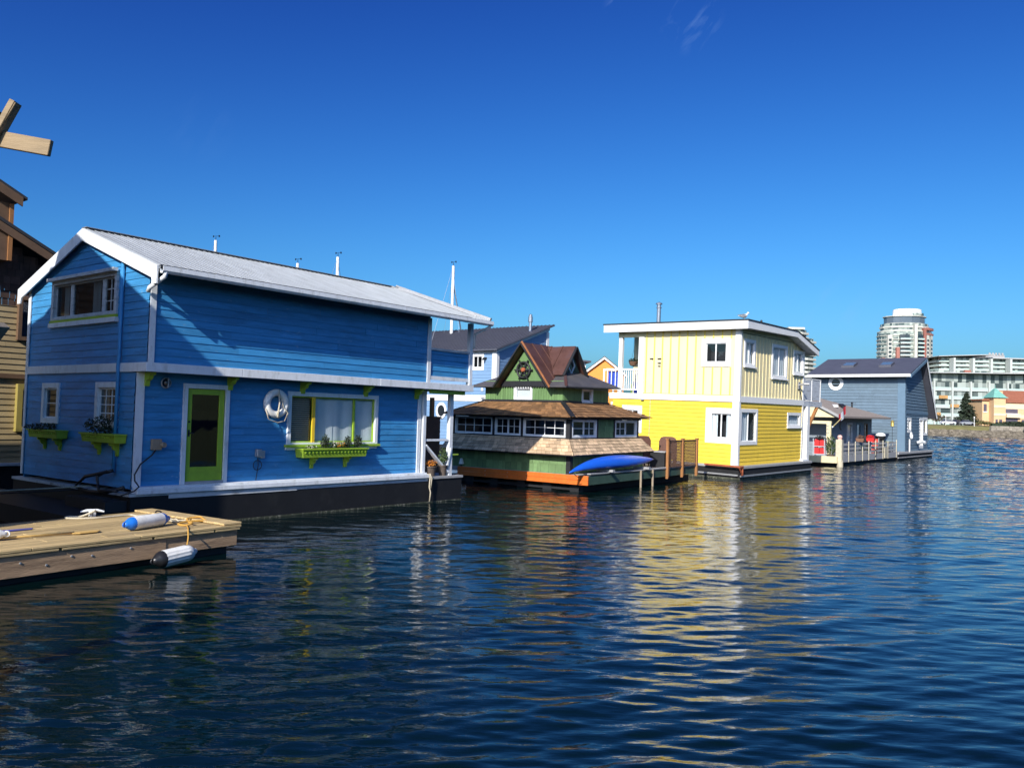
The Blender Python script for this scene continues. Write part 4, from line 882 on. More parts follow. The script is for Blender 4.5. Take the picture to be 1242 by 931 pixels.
f = MB(); f.tube([(-.9, -.38, .55), (-.9, -.38, 1.5)], .05); f.torus((-.9, -.5, 1.75), .22, .06, (1, 0, 0), (0, 0, 1), 20, 8); o = f.build('life_ring', WHITEC, None); o.matrix_world = at(MS, 1.0, .05, 0); tag(o, 'white life ring on a short stand beside the slate blue house corner', 'life ring')

# ================================================================== GREY CABIN WITH PICKET DECK
MC = frame_mtx(19.257, 48.687, .91)
cb = thing('floating_house', 'low grey cabin with brown roof and a cream porch behind the picket railing', 'house', MC, HG)
m = MB(); m.box(.1, 14, .1, 7, -.5, .16); m.build('hull', BLACKH, cb)
m = MB(); m.box(0, 14, 0, 7, .20, .30); m.box(0.02, 14, -.05, -.0, .22, .62); m.build('deck', GREYD, cb)
m = MB(); m.box(-.35, -.0, -.02, 3.3, .2, .58); m.build('deck_fascia', CRM, cb)
CW = FV(1.9)
opc = [window(cb, CW, 8.3, 9.6, 1.2, 2.6, t=.14, tm=GREYW, curtain=[(.1, .9)]), window(cb, CW, 10.6, 11.8, .5, 2.6, t=.1, tm=SLATED, glass=GLASSD, label='glazed cabin door'), window(cb, CW, 12.6, 13.5, .5, 2.6, t=.1, tm=BROWNT, glass=GLASSD)]
w = MB(CW); clap(w, .3, 2.95, lambda z: 5.2, lambda z: 14.6, .2, .02, opc); w.build('wall', CABIN, cb)
w = MB(FU(5.2)); clap(w, .3, 3.5, lambda z: 1.9, lambda z: 5.5, .2, .02); w.build('wall', CABIN, cb)
m = MB(); m.box(14.45, 14.6, 1.9, 5.5, .3, 3.0); m.build('wall', CABIN, cb)
m = MB(CW); 
mo = MB(CW)
n = 14; outer = [(6.9 + .28 * math.cos(t), 2.35 + .28 * math.sin(t)) for t in [math.radians(70 + 220 * i / n) for i in range(n + 1)]]; inner = [(7.05 + .24 * math.cos(t), 2.35 + .24 * math.sin(t)) for t in [math.radians(290 - 220 * i / n) for i in range(n + 1)]]
mo.prism(outer + inner, .03, .06); mo.build('moon_ornament', BLACKM, cb)
r = MB(); A_, B2, C_ = (3.1, .75, 2.98), (15.4, .75, 3.05), (5.6, 2.8, 4.15); R0_ = (3.1, 2.8, 4.05); D_, E_ = (15.4, 4.9, 3.05), (3.1, 4.9, 2.98)
r.slab([A_, B2, C_, R0_], .12); r.slab([B2, D_, C_], .12); r.slab([R0_, C_, D_, E_], .12); rf = r.build('roof', BRROOF, cb)
m = MB(); m.box(3.3, 5.2, 2.0, 2.3, 0, 0.001); 
m = MB(); m.bar((6.5, 1.6, 3.66), (6.9, 1.9, 3.8), .3, .1); m.build('roof_hatch', BLACKT, rf); m = MB(); m.bar((5.2, 1.7, 3.62), (5.6, 1.9, 3.72), .3, .08); m.build('skylight', WHITEC, rf); m = MB(); m.lathe([(.06, 3.6), (.06, 3.95), (.1, 3.96), (0, 4.05)], (9.5, 1.9, 0), 8); m.build('vent', BLACKM, rf)
m = MB(FU(3.12)); m.prism([(.75, 2.80), (2.8, 3.87), (2.8, 4.04), (.75, 2.97)], .0, .05); m.prism([(4.9, 2.80), (2.8, 3.87), (2.8, 4.04), (4.9, 2.97)], .0, .05); m.build('barge_board', GREYD, cb)
m = MB(FU(3.3)); m.prism([(.95, 2.90), (4.7, 2.90), (2.8, 3.85)], .0, .05); m.build('gable', CRM, cb)
m = MB(); m.box(3.25, 3.4, 1.4, 4.4, 2.48, 2.66); m.build('porch_beam', CRM, cb)
m = MB(); m.box(3.22, 3.40, 1.42, 1.68, .3, 2.48); pp = m.build('porch_post', CRM, cb)
m = MB(); m.box(3.2, 3.42, 3.9, 4.1, .3, 2.48); m.build('porch_post', CRM, cb)
# picket railing
rl = thing('picket_railing', 'cream picket railing with a fat corner post around the grey cabin deck', 'railing', MC)
for a in (.35, 1.92, 3.33, 4.94, 6.39, 8.04, 9.92, 11.25, 13.64):
    w_ = .055; hh = 1.43 + ru(-.03, .05)
    m = MB(FV(-.03)); m.prism([(a - w_, .2), (a + w_, .2), (a + w_, hh - .08), (a + .03, hh - .02), (a, hh), (a - .03, hh - .02), (a - w_, hh - .08)], .0, .045) 
    m.build('picket', PICK, rl, bevel=.01)
m = MB(); m.box(10.1, 10.9, -.13, -.09, .25, .98); m.build('gate_board', PICK, rl)
m = MB()
for z in (.75, 1.0, 1.25): m.box(.5, 13.9, .06, .10, z - .07, z + .07)
m.build('rail', GREYD, rl)
m = MB(); m.tube([(.0, -.1, -.2), (.0, -.1, .35)], .18, 12); m.box(-.16, .16, -.24, .1, .35, 1.58); m.build('post', PICK, rl); m = MB(); m.lathe([(0, .27), (.1, .25), (.15, .14), (.1, .03), (.12, 0)], (0, -.08, 1.58), 12); m.build('finial', mat('pink_finial', (.7, .42, .36), .6, .05), rl)
# things on that deck
def onC(u, v, z, rz=0): return at(MC, u, v, z) @ Matrix.Rotation(rz, 4, 'Z')
g = thing('barbecue', 'black kettle barbecue with white domed lid on the picket deck', 'barbecue', onC(11.3, .45, .3))
m = MB(); m.lathe([(.30, .0), (.34, .03), (.32, .12), (.2, .22), (0, .25)], (0, 0, 1.42), 20); m.build('lid', WHITEC, g, smooth=True)
m = MB(); m.lathe([(0, 1.10), (.2, 1.14), (.31, 1.28), (.33, 1.415)], n=20); m.build('bowl', BLACKM, g, smooth=True)
m = MB(); m.box(-.2, .2, -.28, .28, .15, 1.12); m.build('cabinet', BLACKT, g, bevel=.02)
for s in (-1, 1): m = MB(); m.lathe([(.09, -.02), (.09, .02)], (0, s * .27, .09), 12, 'y'); m.build('wheel', BLACKM, g)
c = thing('folded_chair', 'red folded canvas chair leaning beside the barbecue', 'chair', onC(9.6, .4, .3))
m = MB(); m.hexa([(-.08, -.2, .1), (.0, -.2, .1), (.0, .22, .1), (-.08, .22, .1)], [(.1, -.18, 1.25), (.18, -.18, 1.25), (.18, .2, 1.25), (.1, .2, 1.25)]); m.build('canvas', mat('faded_red', (.42, .07, .05), .8, .15, 5), c)
m = MB()
for v in (-.22, .23): m.bar((-.06, v, 0), (.16, v, 1.3), .03, .03)
m.build('frame', GALV, c)
def hang_planter(label, u, z, leafm, potm, w):
    t = thing('hanging_planter', label, 'planter', onC(u, -.02, z), 'planters hooked over the picket railing')
    m = MB(); m.hexa([(-.12, -.2, -.22), (.12, -.2, -.22), (.12, .2, -.22), (-.12, .2, -.22)], [(-.16, -w, 0), (.16, -w, 0), (.16, w, 0), (-.16, w, 0)]); m.build('pot', potm, t)
    m = MB(); m.leaves((0, 0, .08), (.16, w, .13), 140, .05); m.build('foliage', leafm, t, recalc=False)
hang_planter('bright red planter overflowing with red flowers on the picket railing', 6.9, 1.62, mat('red_petals', (.7, .015, .015), .6, .2, 8, .2), RED, .26)
hang_planter('brown planter with dry plants left of the bright red planter', 4.5, 1.62, LATT, TERR, .26)
bk = thing('bicycle', 'dark bicycle parked behind the pickets under the red planter', 'bicycle', onC(7.6, .5, .3))
def bike(bk):
    for a in (-.52, .52):
        m = MB(); m.torus((a, 0, .34), .32, .022, (1, 0, 0), (0, 0, 1), 24, 6); wq = m.build('wheel', BLACKM, bk)
        m = MB(); 
        for k in range(8): t = math.pi * k / 8; m.bar((a - .31 * math.cos(t), 0, .34 - .31 * math.sin(t)), (a + .31 * math.cos(t), 0, .34 + .31 * math.sin(t)), .005, .005)
        m.build('spoke', STEEL, wq)
    m = MB()
    for p, q in (((-.52, 0, .34), (-.12, 0, .30)), ((-.12, 0, .3), (-.24, 0, .82)), ((-.24, 0, .82), (-.52, 0, .34)), ((-.12, 0, .3), (.36, 0, .74)), ((-.22, 0, .75), (.36, 0, .80)), ((.52, 0, .34), (.34, 0, .92))): m.tube([p, q], .018, 6)
    m.build('frame', GREENT, bk)
    m = MB(); m.tube([(.36, -.26, .98), (.34, 0, .94), (.36, .26, .98)], .014, 6); m.build('handlebar', STEEL, bk)
    m = MB(); m.hexa([(-.36, -.08, .86), (-.1, -.02, .86), (-.1, .02, .86), (-.36, .08, .86)], [(-.36, -.09, .91), (-.1, -.025, .9), (-.1, .025, .9), (-.36, .09, .91)]); m.build('saddle', BLACKM, bk)
bike(bk)
bk.matrix_world = onC(7.4, .5, .3, math.radians(-50))
g2 = thing('deck_table', 'cluttered green topped deck table at the right end of the picket railing', 'table', onC(13.4, .5, .3))
m = MB(); m.box(-.5, .5, -.3, .3, .98, 1.03); m.build('tabletop', mat('olive_top', (.2, .22, .09), .7, .2, 5), g2)
for a in (-.46, .4):
    for c_ in (-.28, .22): m = MB(); m.box(a, a + .06, c_, c_ + .06, 0, .98); m.build('leg', GREYD, g2)
m = MB(); m.lathe([(0, 0), (.13, 0), (.16, .25), (0, .25)], n=12); o = m.build('bucket', WHITEC, None); o.matrix_world = onC(13.3, .45, .30); tag(o, 'white bucket under the olive deck table', 'bucket')
m = MB(); m.hexa([(-.2, -.2, 0), (.2, -.2, 0), (.2, .2, 0), (-.2, .2, 0)], [(-.15, -.12, .5), (.1, -.12, .5), (.1, .12, .5), (-.15, .12, .5)]); o = m.build('black_bag', BLACKM, None, bevel=.05); o.matrix_world = onC(12.9, .3, .3); tag(o, 'black bag beside the table at the right end of the pickets', 'bag')
fl = thing('flag', 'red and white flag flying from a slanted pole at the grey cabin porch', 'flag', MC)
m = MB(); m.tube([(-.15, .3, 2.30), (1.6, .3, 2.85)], .025, 8); m.build('pole', mat('yellow_pole', (.6, .5, .2), .5, .1), fl); m = MB(); m.lathe([(0, -.06), (.07, 0), (0, .06)], (-.17, .3, 2.3), 10); m.build('finial', WHITEC, fl)
fm = []
for nm, f0, f1, ma in (('red_band', 0., .27, PINKF), ('white_band', .27, .6, WHITE), ('red_band', .6, 1., PINKF)):
    m = MB(); k = None
    for i in range(13):
        f = f0 + (f1 - f0) * i / 12; u = 1.2 + 1.3 * f; z = 2.62 + .62 * f; q = m.add([(u, .3 + .05 * math.sin(9 * f), z - .12), (u - .12, .3 + .05 * math.sin(9 * f + .6), z + .36)])
        if k is not None: m._f((k, q, q + 1, k + 1))
        k = q
    m.build(nm, ma, fl, smooth=True)
t = thing('potted_plant', 'tall leafy plant in a pot beside the cream porch post', 'plant', onC(.55, .6, .3))
m = MB(); m.lathe([(0, 0), (.16, 0), (.22, .35), (0, .35)], n=12); m.build('pot', POT, t); m = MB(); m.leaves((0, 0, .9), (.26, .34, .6), 420, .07); m.build('foliage', LEAF, t, recalc=False)
m = MB()
for z in (2.05, 1.85, 1.65): m.lathe([(0, 0), (.03, .02), (.12, -.02), (.12, -.03), (0, .0)], (0, 0, z), 12)
m.tube([(0, 0, 1.5), (0, 0, 2.3)], .006, 5); o = m.build('wind_chime', GALV, None); o.matrix_world = onC(.9, .9, .3); tag(o, 'pale wind chime hanging above the tall potted plant', 'wind chime')
st = thing('jerry_can_rack', 'rack of red fuel cans in the shade of the cream porch', 'rack', onC(2.35, 1.8, .3))
m = MB()
for v in (-.36, .32):
    for u in (-.2, .2): m.box(u - .02, u + .02, v, v + .04, 0, 1.25)
m.box(-.22, .22, -.38, .38, .28, .31); m.box(-.22, .22, -.38, .38, .76, .79); m.build('frame', GREYW, st)
for k, (v, z) in enumerate(((-.16, .312), (.16, .312), (-.16, .792), (.16, .792))):
    m = MB(); m.box(-.12, .12, -.14, .14, 0, .36); m.box(-.1, .1, -.02, .02, .4, .44); m.box(-.1, -.07, -.02, .02, .36, .40); m.box(.07, .1, -.02, .02, .36, .4); m.lathe([(.03, .36), (.03, .42), (0, .42)], (.0, .1, 0), 8)
    o = m.build('jerry_can', RED, None, bevel=.015); o.matrix_world = onC(2.35, 1.8 + v, .3 + z); tag(o, ['red fuel can at the lower left of the porch rack', 'red fuel can at the lower right of the porch rack', 'red fuel can at the upper left of the porch rack', 'red fuel can at the upper right of the porch rack'][k], 'fuel can', 'red fuel cans on the porch rack')
m = MB(); m.leaves((0, 0, .12), (.2, .34, .14), 160, .07); o = m.build('black_cloth', BLACKM, None, recalc=False); o.matrix_world = onC(2.35, 1.8, 1.46); tag(o, 'crumpled black cloth on top of the red fuel cans', 'cloth')
ln = thing('lantern', 'small brass lantern on a thin pole before the slate blue wall', 'lantern', onC(13.9, .3, .3))
m = MB(); m.tube([(0, 0, 0), (0, 0, 2.1)], .015, 6); m.build('pole', BLACKM, ln); m = MB(); m.lathe([(0, 2.1), (.13, 2.14), (.10, 2.4), (.16, 2.42), (0, 2.6)], n=8); m.build('lamp_head', mat('brass', (.55, .42, .12), .4, .1, metal=.6), ln)
m = MB(); m.box(-1.2, -.1, 2.9, 4.5, -.3, .35); o = m.build('float_walkway', GREYD, None); o.matrix_world = MC; tag(o, 'grey float walkway between yellow house and grey cabin', 'walkway')

# ================================================================== GREY BLUE HOUSE behind
MGR = frame_mtx(-.974, 50, .91)
gb = thing('floating_house', 'grey blue floating house with ribbed dark shed roof behind the green house', 'house', MGR, HG)
m = MB(); m.box(-.2, 5.7, -.3, 10.6, -.5, .5); m.build('hull', BLACKH, gb)
G0, G1 = FU(0.), FV(0.)
opg = [window(gb, G0, .97, 2.0, 5.17, 6.2, t=.17, tm=WHITEC, mulls=(.5,))]
w = MB(G0); clap(w, .5, 6.42, lambda z: 0., lambda z: 10.4, .2, .02, opg); w.build('wall', GBLUE, gb)
w = MB(G1); clap(w, .5, 8.2, lambda z: 0. if z < 6.3 else (z - 6.3) / .345, lambda z: 5.34, .2, .02); w.build('wall', GBLUE, gb)
m = MB(); m.box(5.25, 5.34, .1, 10.4, .5, 8.1); m.box(.1, 5.25, 10.3, 10.4, .5, 6.3); m.build('wall', GBLUE, gb)
m = MB(G0); m.box(0, 10.4, .025, .06, 3.27, 3.64); m.build('belt_board', WHITEC, gb)
m = MB(G0); m.box(0, .30, .026, .06, 3.65, 6.22); m.build('corner_board', WHITEC, gb); m = MB(G0); m.box(0, 10.4, .026, .07, 6.22, 6.42); m.build('frieze', WHITEC, gb)
m = MB(G1); m.box(-.06, .2, .026, .06, .5, 6.2); m.box(5.1, 5.36, .026, .06, .5, 7.95); m.build('corner_board', WHITEC, gb)
m = MB(G1); m.prism([(-.06, 6.22), (5.38, 8.08), (5.38, 8.30), (-.06, 6.44)], .026, .08); m.build('barge_board', WHITEC, gb)
r = MB(); r.slab([(-.35, -.28, 6.42), (5.66, -.28, 8.48), (5.66, 10.7, 8.48), (-.35, 10.7, 6.42)], .09); rf = r.build('roof', SLATER, gb)
q = MB(); ribs(q, (-.35, -.2, 6.42), (-.35, 10.6, 6.42), (5.66, -.2, 8.48), (5.66, 10.6, 8.48), 34, .035, .04); q.build('roof_rib', SLATER, rf)
f = MB(); f.lathe([(.10, 7.8), (.16, 7.86), (.10, 7.95), (.10, 8.5), (.15, 8.52), (.15, 8.85), (.11, 8.87), (.11, 9.0), (0, 9.05)], (4.0, .5, 0), 14); f.build('chimney', STEEL, gb)
porthole(gb, G0, 4.37, 2.63, .52, .36, .85)
f = MB(G0); f.box(.75, .95, .02, .14, 5.85, 5.95); f.tube([(.85, .1, 5.9), (.85, .3, 5.8)], .06); f.build('wall_lamp', BLACKM, gb)
f = MB(G0); f.box(.78, 1.0, .062, .16, 3.38, 3.52); f.build('meter_box', GALV, gb)
f = MB(G0); f.box(.95, 1.1, .026, .07, 3.9, 4.08); f.build('vent', WHITEC, gb)
# dark blue house glimpsed right of the copper dormer
MD = frame_mtx(1.5, 70, .12)
db = thing('floating_house', 'dark blue house glimpsed between the copper dormer and the orange house', 'house', MD, HG)
w = MB(FV(0)); clap(w, .4, 7.2, lambda z: -2., lambda z: 4.75, .2, .02); w.build('wall', mat('navy_paint', (.04, .10, .24), .6, .1), db)
m = MB(); m.box(4.6, 4.75, .05, 4, .4, 7.2); m.box(-2, 4.6, 3.9, 4, .4, 7.2); m.box(-2, -1.9, .05, 3.9, .4, 7.2); m.build('wall', mat('navy_paint', (.04, .10, .24)), db)
m = MB(FV(0)); m.box(4.52, 4.78, .025, .06, .4, 7.2); m.build('corner_board', WHITEC, db)
r = MB(); r.slab([(-2.5, -.5, 7.75), (5.15, -.5, 7.25), (5.15, 4.5, 7.25), (-2.5, 4.5, 7.75)], .14); r.build('roof', SLATER, db)
window(db, FV(0), 3.7, 4.4, 5.4, 6.4, t=.12, tm=WHITEC)
m = MB(); m.box(-2.2, 5, -.3, 4.2, -.5, .4); m.build('hull', BLACKH, db)
# orange house
MO = frame_mtx(10.0, 90, 1.45)
og = thing('floating_house', 'orange gabled house seen between the green and yellow houses', 'house', MO, HG)
OF = FU(0.)
opo = [window(og, OF, -1.8, -.8, 2.8, 4.2, t=.15, tm=WHITEC), window(og, OF, -1.3 + .2, -.1 + .2, 4.9, 7.75, t=.18, tm=WHITEC, glass=GLASSD, label='white framed upper window of the orange house')]
zor = lambda z: 2.1 if z < 7.4 else max(.0, (8.95 - z) / .74)
w = MB(OF); clap(w, .4, 8.95, lambda z: -1.9 - 0. - zor(z) + 1.9 - .0, lambda z: zor(z), .2, .02, []); 
w.build('wall', ORANGE, og)
m = MB(); m.box(.05, 6, 2.0, 2.1, .4, 7.4); m.box(.05, 6, -2.1, -2.0, .4, 7.4); m.build('wall', ORANGE, og)
r = MB(); r.slab([(-.3, -2.5, 7.2), (6.2, -2.5, 7.2), (6.2, 0, 9.15), (-.3, 0, 9.15)], .12); r.slab([(-.3, 2.5, 7.2), (6.2, 2.5, 7.2), (6.2, 0, 9.153), (-.3, 0, 9.153)], .12); r.build('roof', GREYROOF, og)
m = MB(FU(-.3)); m.prism([(-2.5, 6.85), (0, 8.80), (0, 9.02), (-2.5, 7.07)], 0, .06); m.prism([(2.5, 6.85), (0, 8.80), (0, 9.02), (2.5, 7.07)], 0, .06); m.build('barge_board', WHITEC, og)
m = MB(OF); m.box(1.3, 1.75, .03, .2, 6.2, 6.75); m.build('wall_lamp', RED, og)
m = MB(); m.box(-.3, 6.3, -2.4, 2.4, -.5, .4); m.build('hull', BLACKH, og)

# ================================================================== TAN HOUSE at far left
tn = thing('floating_house', 'tan clapboard house with dark shingled gable at the left edge', 'house', MB_ @ Matrix.Translation((0, 8, 0)), HG)
T0 = FV(0.)
m = MB(); m.box(-9, 2.6, -.15, 5, -.5, .80); m.build('hull', BLACKH, tn)
m = MB(); m.box(-9, 2.6, -.25, -.03, .802, .87); m.build('deck_cap', GREYW, tn)
opt = [window(tn, T0, .86, 2.2, 1.7, 2.98, t=.14, out=.16, tm=TANT, sm=GREYW, mulls=(), grid=[(1, 2)], label='lower olive framed window of the tan house'), window(tn, T0, .80, 2.0, 4.15, 5.34, t=.10, out=.14, tm=BROWNT, sm=BROWNT)]
w = MB(T0); clap(w, .87, 5.06, lambda z: -8.8, lambda z: 2.4, .155, .024, opt); w.build('wall', TAN, tn)
m = MB(T0); m.box(-8.8, 2.4, .03, .10, 3.12, 3.24); m.build('belt_board', BROWNT, tn)
m = MB(T0); m.box(-2, .62, .03, .06, 2.72, 3.1); m.build('sign_shadow_board', BROWNT, tn) if False else None
zt2 = lambda a: 7.18 - .5 * (a - .29) - .22
w = MB(); 
rows = 16
for k in range(rows):
    z0 = 5.06 + k * .2; z1 = z0 + .2
    amax = .29 + (7.18 - .22 - z1) / .5; a0 = -8.8
    amax = min(2.4, amax); a0 = max(a0, -3.2 - (8.9 - z1) / .5 - .3)
    if amax - a0 < .2: continue
    shingles(w, (a0, .06, z0), (amax, .06, z0), (amax, .06, z1), (a0, .06, z1), 1, .17, .02, .35)
w.build('gable', SHAKE, tn, recalc=False)
m = MB(); m.box(-8.8, 2.4, .1, 4.8, .87, 5.0); m.build('wall', DARK, tn)
r = MB(); r.slab([(2.75, -.45, 6.0), (2.75, 5, 6.0), (-3.2, 5, 8.97), (-3.2, -.45, 8.97)], .09); r.slab([(-9.2, -.45, 6.0), (-9.2, 5, 6.0), (-3.2, 5, 8.973), (-3.2, -.45, 8.973)], .09); r.build('roof', ROOFB, tn)
m = MB(FV(-.40)); m.prism([(2.72, 5.68), (-3.2, 8.64), (-3.2, 8.86), (2.72, 5.90)], .0, .05); m.build('barge_board', BROWNT, tn)
m = MB(); m.box(-2.2, .44, -.35, 2, 6.2, 7.72); m.build('dormer', BROWNT, tn); m = MB(); m.box(.36, .46, -.40, -.353, 6.2, 7.7); m.build('corner_board', BROWNP, tn)
r = MB(); r.slab([(.66, -.7, 7.88), (.66, 2.2, 7.88), (-1.4, 2.2, 8.9), (-1.4, -.7, 8.9)], .07); r.build('dormer_roof', ROOFB, tn)
m = MB(FV(-.66)); m.prism([(.55, 7.62), (-1.4, 8.58), (-1.4, 8.84), (.55, 7.86)], .0, .05); m.build('barge_board', BROWNT, tn)

# ================================================================== CEDAR HOUSE just left of the frame (throws the big shadow)
ch = thing('floating_house', 'tall cedar shingled house standing just outside the left edge', 'house', MB_ @ Matrix.Translation((-6, 0, 0)), HG)
m = MB(); m.box(-6, .0, -2.6, 4.6, -.5, .6); m.build('hull', BLACKH, ch)
w = MB(FUb(0.)); clap(w, .6, 7.75, lambda z: -2.6, lambda z: 4.6, .2, .02); w.build('wall', SHAKE, ch)
w = MB(FUb(0.)); w.prism([(-2.6, 7.7), (1.2, 7.7), (1.2, 9.9), (-2.6, 7.85)], -.1, .0); w.build('gable', SHAKE, ch)
w = MB(FV(-2.6)); clap(w, .6, 7.85, lambda z: -6., lambda z: 0., .2, .02); w.build('wall', SHAKE, ch)
m = MB(); m.box(-6, -.1, 4.5, 4.6, .6, 7.7); m.box(-6, -5.9, -2.5, 4.5, .6, 8.1); m.box(-6, -.1, 1.14, 1.2, 7.7, 9.9); m.build('wall', TAN, ch)
r = MB(); r.slab([(-6.3, -3.34, 7.58), (.0, -3.34, 7.58), (.0, 1.30, 10.08), (-6.3, 1.30, 10.08)], .09)
r.slab([(-6.3, 1.3, 8.9), (0, 1.3, 8.9), (0, 2.5, 8.2), (-6.3, 2.5, 8.2)], .09); r.slab([(-6.3, 2.5, 8.19), (0, 2.5, 8.19), (0, 4.9, 7.6), (-6.3, 4.9, 7.6)], .09); r.build('roof', ROOFB, ch)
m = MB(); m.box(-.6, -.1, 1.62, 1.95, 8.0, 9.2); m.lathe([(.14, 9.2), (.14, 9.28), (0, 9.32)], (-.35, 1.79, 0), 10); m.build('chimney', BROWNT, ch)
# ================================================================== TIMBER CROSS at upper left
tc_ = thing('timber_cross', 'crossed raw planks on a tall timber post at the upper left edge', 'timber cross', Matrix.Translation((-4.62, 7.0, 0)))
# local: x right, y away, z up
m = MB(); m.box(-.32, -.14, .02, .2, -1.2, 5.5); m.build('post', WOODG, tc_)
m = MB(); m.bar((-.5, -.02, 4.83), (.68, -.10, 4.63), .045, .135, up=(0, 0, 1)); m.build('plank', PLANK, tc_, bevel=.004)
m = MB(); m.bar((-.04, -.11, 4.18), (.36, -.09, 5.02), .05, .11, up=(0, 1, 0)); m.bar((.005, -.135, 4.28), (.385, -.125, 5.0), .012, .03, up=(0, 1, 0)); m.build('plank', PLANK, tc_, bevel=.004)
m = MB(); m.bar((-.25, -.05, 2.35), (.35, -.12, 3.13), .07, .16, up=(0, 1, 0)); m.build('brace', WOODG, tc_, bevel=.004)
lt_ = thing('lantern', 'small black carriage lantern beside the crossed planks', 'lantern', Matrix.Translation((-4.55, 7.05, 4.86)))
m = MB(); m.lathe([(0, .15), (.03, .14), (.13, .10), (.12, .085)], n=8); m.lathe([(.06, -.04), (.03, -.08), (0, -.08)], n=8); 
for k in range(6): t = math.pi * k / 3; m.bar((.11 * math.cos(t), .11 * math.sin(t), .09), (.06 * math.cos(t), .06 * math.sin(t), -.04), .012, .012)
m.build('lantern_frame', BLACKM, lt_); m = MB(); m.lathe([(.10, .085), (.052, -.04)], n=6); m.build('lantern_glass', GLASS, lt_)
m = MB(); m.bar((-.3, 0, .02), (-.02, 0, .13), .02, .02); m.build('bracket', BLACKM, lt_)

# ================================================================== FOREGROUND DOCK
dyaw = .975
MDK = Matrix.Translation((-4.64, 14.31, 0)) @ Matrix.Rotation(dyaw, 4, 'Z')      # x along the edge towards away, y to the left
dk = thing('floating_dock', 'weathered wooden floating dock in the left foreground', 'dock', MDK)
LD, WD = 5.0, 2.62
m = MB(); n = 14; wd = WD / n
for i in range(n):
    y0 = i * wd; x = 0.0
    brk = [-LD] + sorted(ru(-LD + .6, -.8) for _ in range(1 if i % 2 else 2)) + [.03 if i else .05]
    for a, b in zip(brk[:-1], brk[1:]): m.box(a + .004, b - .004, y0 - (.04 if i == 0 else 0) + .006, y0 + wd - .006, .445, .488 + ru(-.006, .004))
m.build('deck_plank', DECKW, dk, bevel=.005)
m = MB(); m.box(-.30, .06, -.02, 2.62, .495, .53); m.build('end_board', DECKW, dk, bevel=.006)
m = MB(); m.box(-LD, -1.35, -.0, .06, .10, .405); m.box(-1.35, .0, .012, .07, .135, .405); fb = m.build('side_beam', BEAMW, dk, bevel=.006)
m = MB(); m.box(-.065, .0, .072, WD - .02, .10, .405); m.build('side_beam', BEAMW, dk, bevel=.006)
m = MB()
for a, b in ((-LD, -3.05), (-3.0, -1.62), (-1.57, -.5), (-.46, .02)): m.box(a, b, -.03, .05, .407, .438)
m.build('edge_strip', DECKW, dk)
m = MB()
for x, z in ((-4.1, .30), (-3.55, .29), (-2.85, .30), (-2.55, .27), (-1.95, .31), (-4.5, .22), (-3.2, .22)): m.lathe([(0, -.012), (.015, -.010), (.017, 0)], (x, .0, z), 10, 'y')
m.build('bolt', GALV, dk)
m = MB(); m.box(-LD, -.1, .15, WD - .1, -.25, .40); m.build('float_block', BLACKT, dk)
# cleat (bolted on)
def dloc(X, Y): 
    p = MDK.inverted() @ Vector((X, Y, 0)); return p.x, p.y
cx_, cy_ = dloc(-7.37, 14.75)
m = MB(); m.tube([(cx_ - .16, cy_ + .10, .575), (cx_ - .07, cy_ + .045, .60), (cx_ + .07, cy_ - .045, .60), (cx_ + .16, cy_ - .1, .575)], [.016, .024, .024, .016]); m.box(cx_ - .05, cx_ - .015, cy_ - .03, cy_ + .03, .49, .59); m.box(cx_ + .015, cx_ + .05, cy_ - .03, cy_ + .03, .49, .59); m.build('cleat', WHITE, dk, smooth=False)
def onD(X, Y, z=.49): return Matrix.Translation((X, Y, z))
def rope(pts, r, label, m_=ROPE, name='rope', sub=6):
    # Catmull-Rom through pts, world coordinates
    P = [Vector(p) for p in pts]; Q = [P[0]] + P + [P[-1]]; out = []
    for i in range(1, len(Q) - 2):
        for k in range(sub):
            t = k / sub; a, b, c, d = Q[i - 1:i + 3]
            out.append(.5 * ((2 * b) + (c - a) * t + (2 * a - 5 * b + 4 * c - d) * t * t + (3 * b - a - 3 * c + d) * t ** 3))
    out.append(P[-1]); mm = MB(); mm.tube([tuple(p) for p in out], r, 7); o = mm.build(name, m_, None, smooth=True); return tag(o, label, 'rope')
dz = .505
rope([(-7.45, 14.85, .56), (-7.3, 14.7, .6), (-7.5, 14.62, dz), (-7.68, 14.55, dz), (-7.6, 14.35, dz), (-7.2, 14.45, dz), (-6.95, 14.8, dz), (-6.8, 15.0, dz), (-6.65, 14.9, dz), (-6.5, 15.05, dz), (-6.35, 14.9, dz), (-6.45, 14.75, dz), (-6.2, 14.7, dz), (-6.05, 14.75, dz + .03)], .018, 'pale rope snaking across the dock from the white cleat')
rope([(-5.78, 14.2, .56), (-5.9, 14.35, dz), (-6.0, 14.5, dz + .04), (-5.85, 14.55, dz), (-5.75, 14.4, dz + .03), (-5.65, 14.3, dz), (-5.7, 14.18, dz + .02), (-5.82, 14.28, dz + .03), (-5.78, 14.45, dz), (-5.6, 14.5, dz)], .014, 'tangle of pale rope tied to the blue ended fender on the dock')
rope([(-5.5, 14.35, dz), (-5.58, 14.5, dz + .03), (-5.42, 14.62, dz + .05), (-5.3, 14.5, dz + .03), (-5.2, 14.42, dz), (-5.3, 14.36, dz + .02), (-5.48, 14.2, dz + .02), (-5.55, 14.02, dz), (-5.38, 13.9, dz), (-5.3, 13.98, dz + .03), (-5.42, 14.12, dz + .02)], .018, 'ochre rope knotted near the corner of the dock', ROPEY)
rope([(-5.38, 13.95, dz), (-5.2, 13.55, .50), (-5.14, 13.40, .46), (-5.12, 13.36, .38), (-5.11, 13.30, .28)], .012, 'ochre line holding the white fender over the side of the dock', ROPEY)
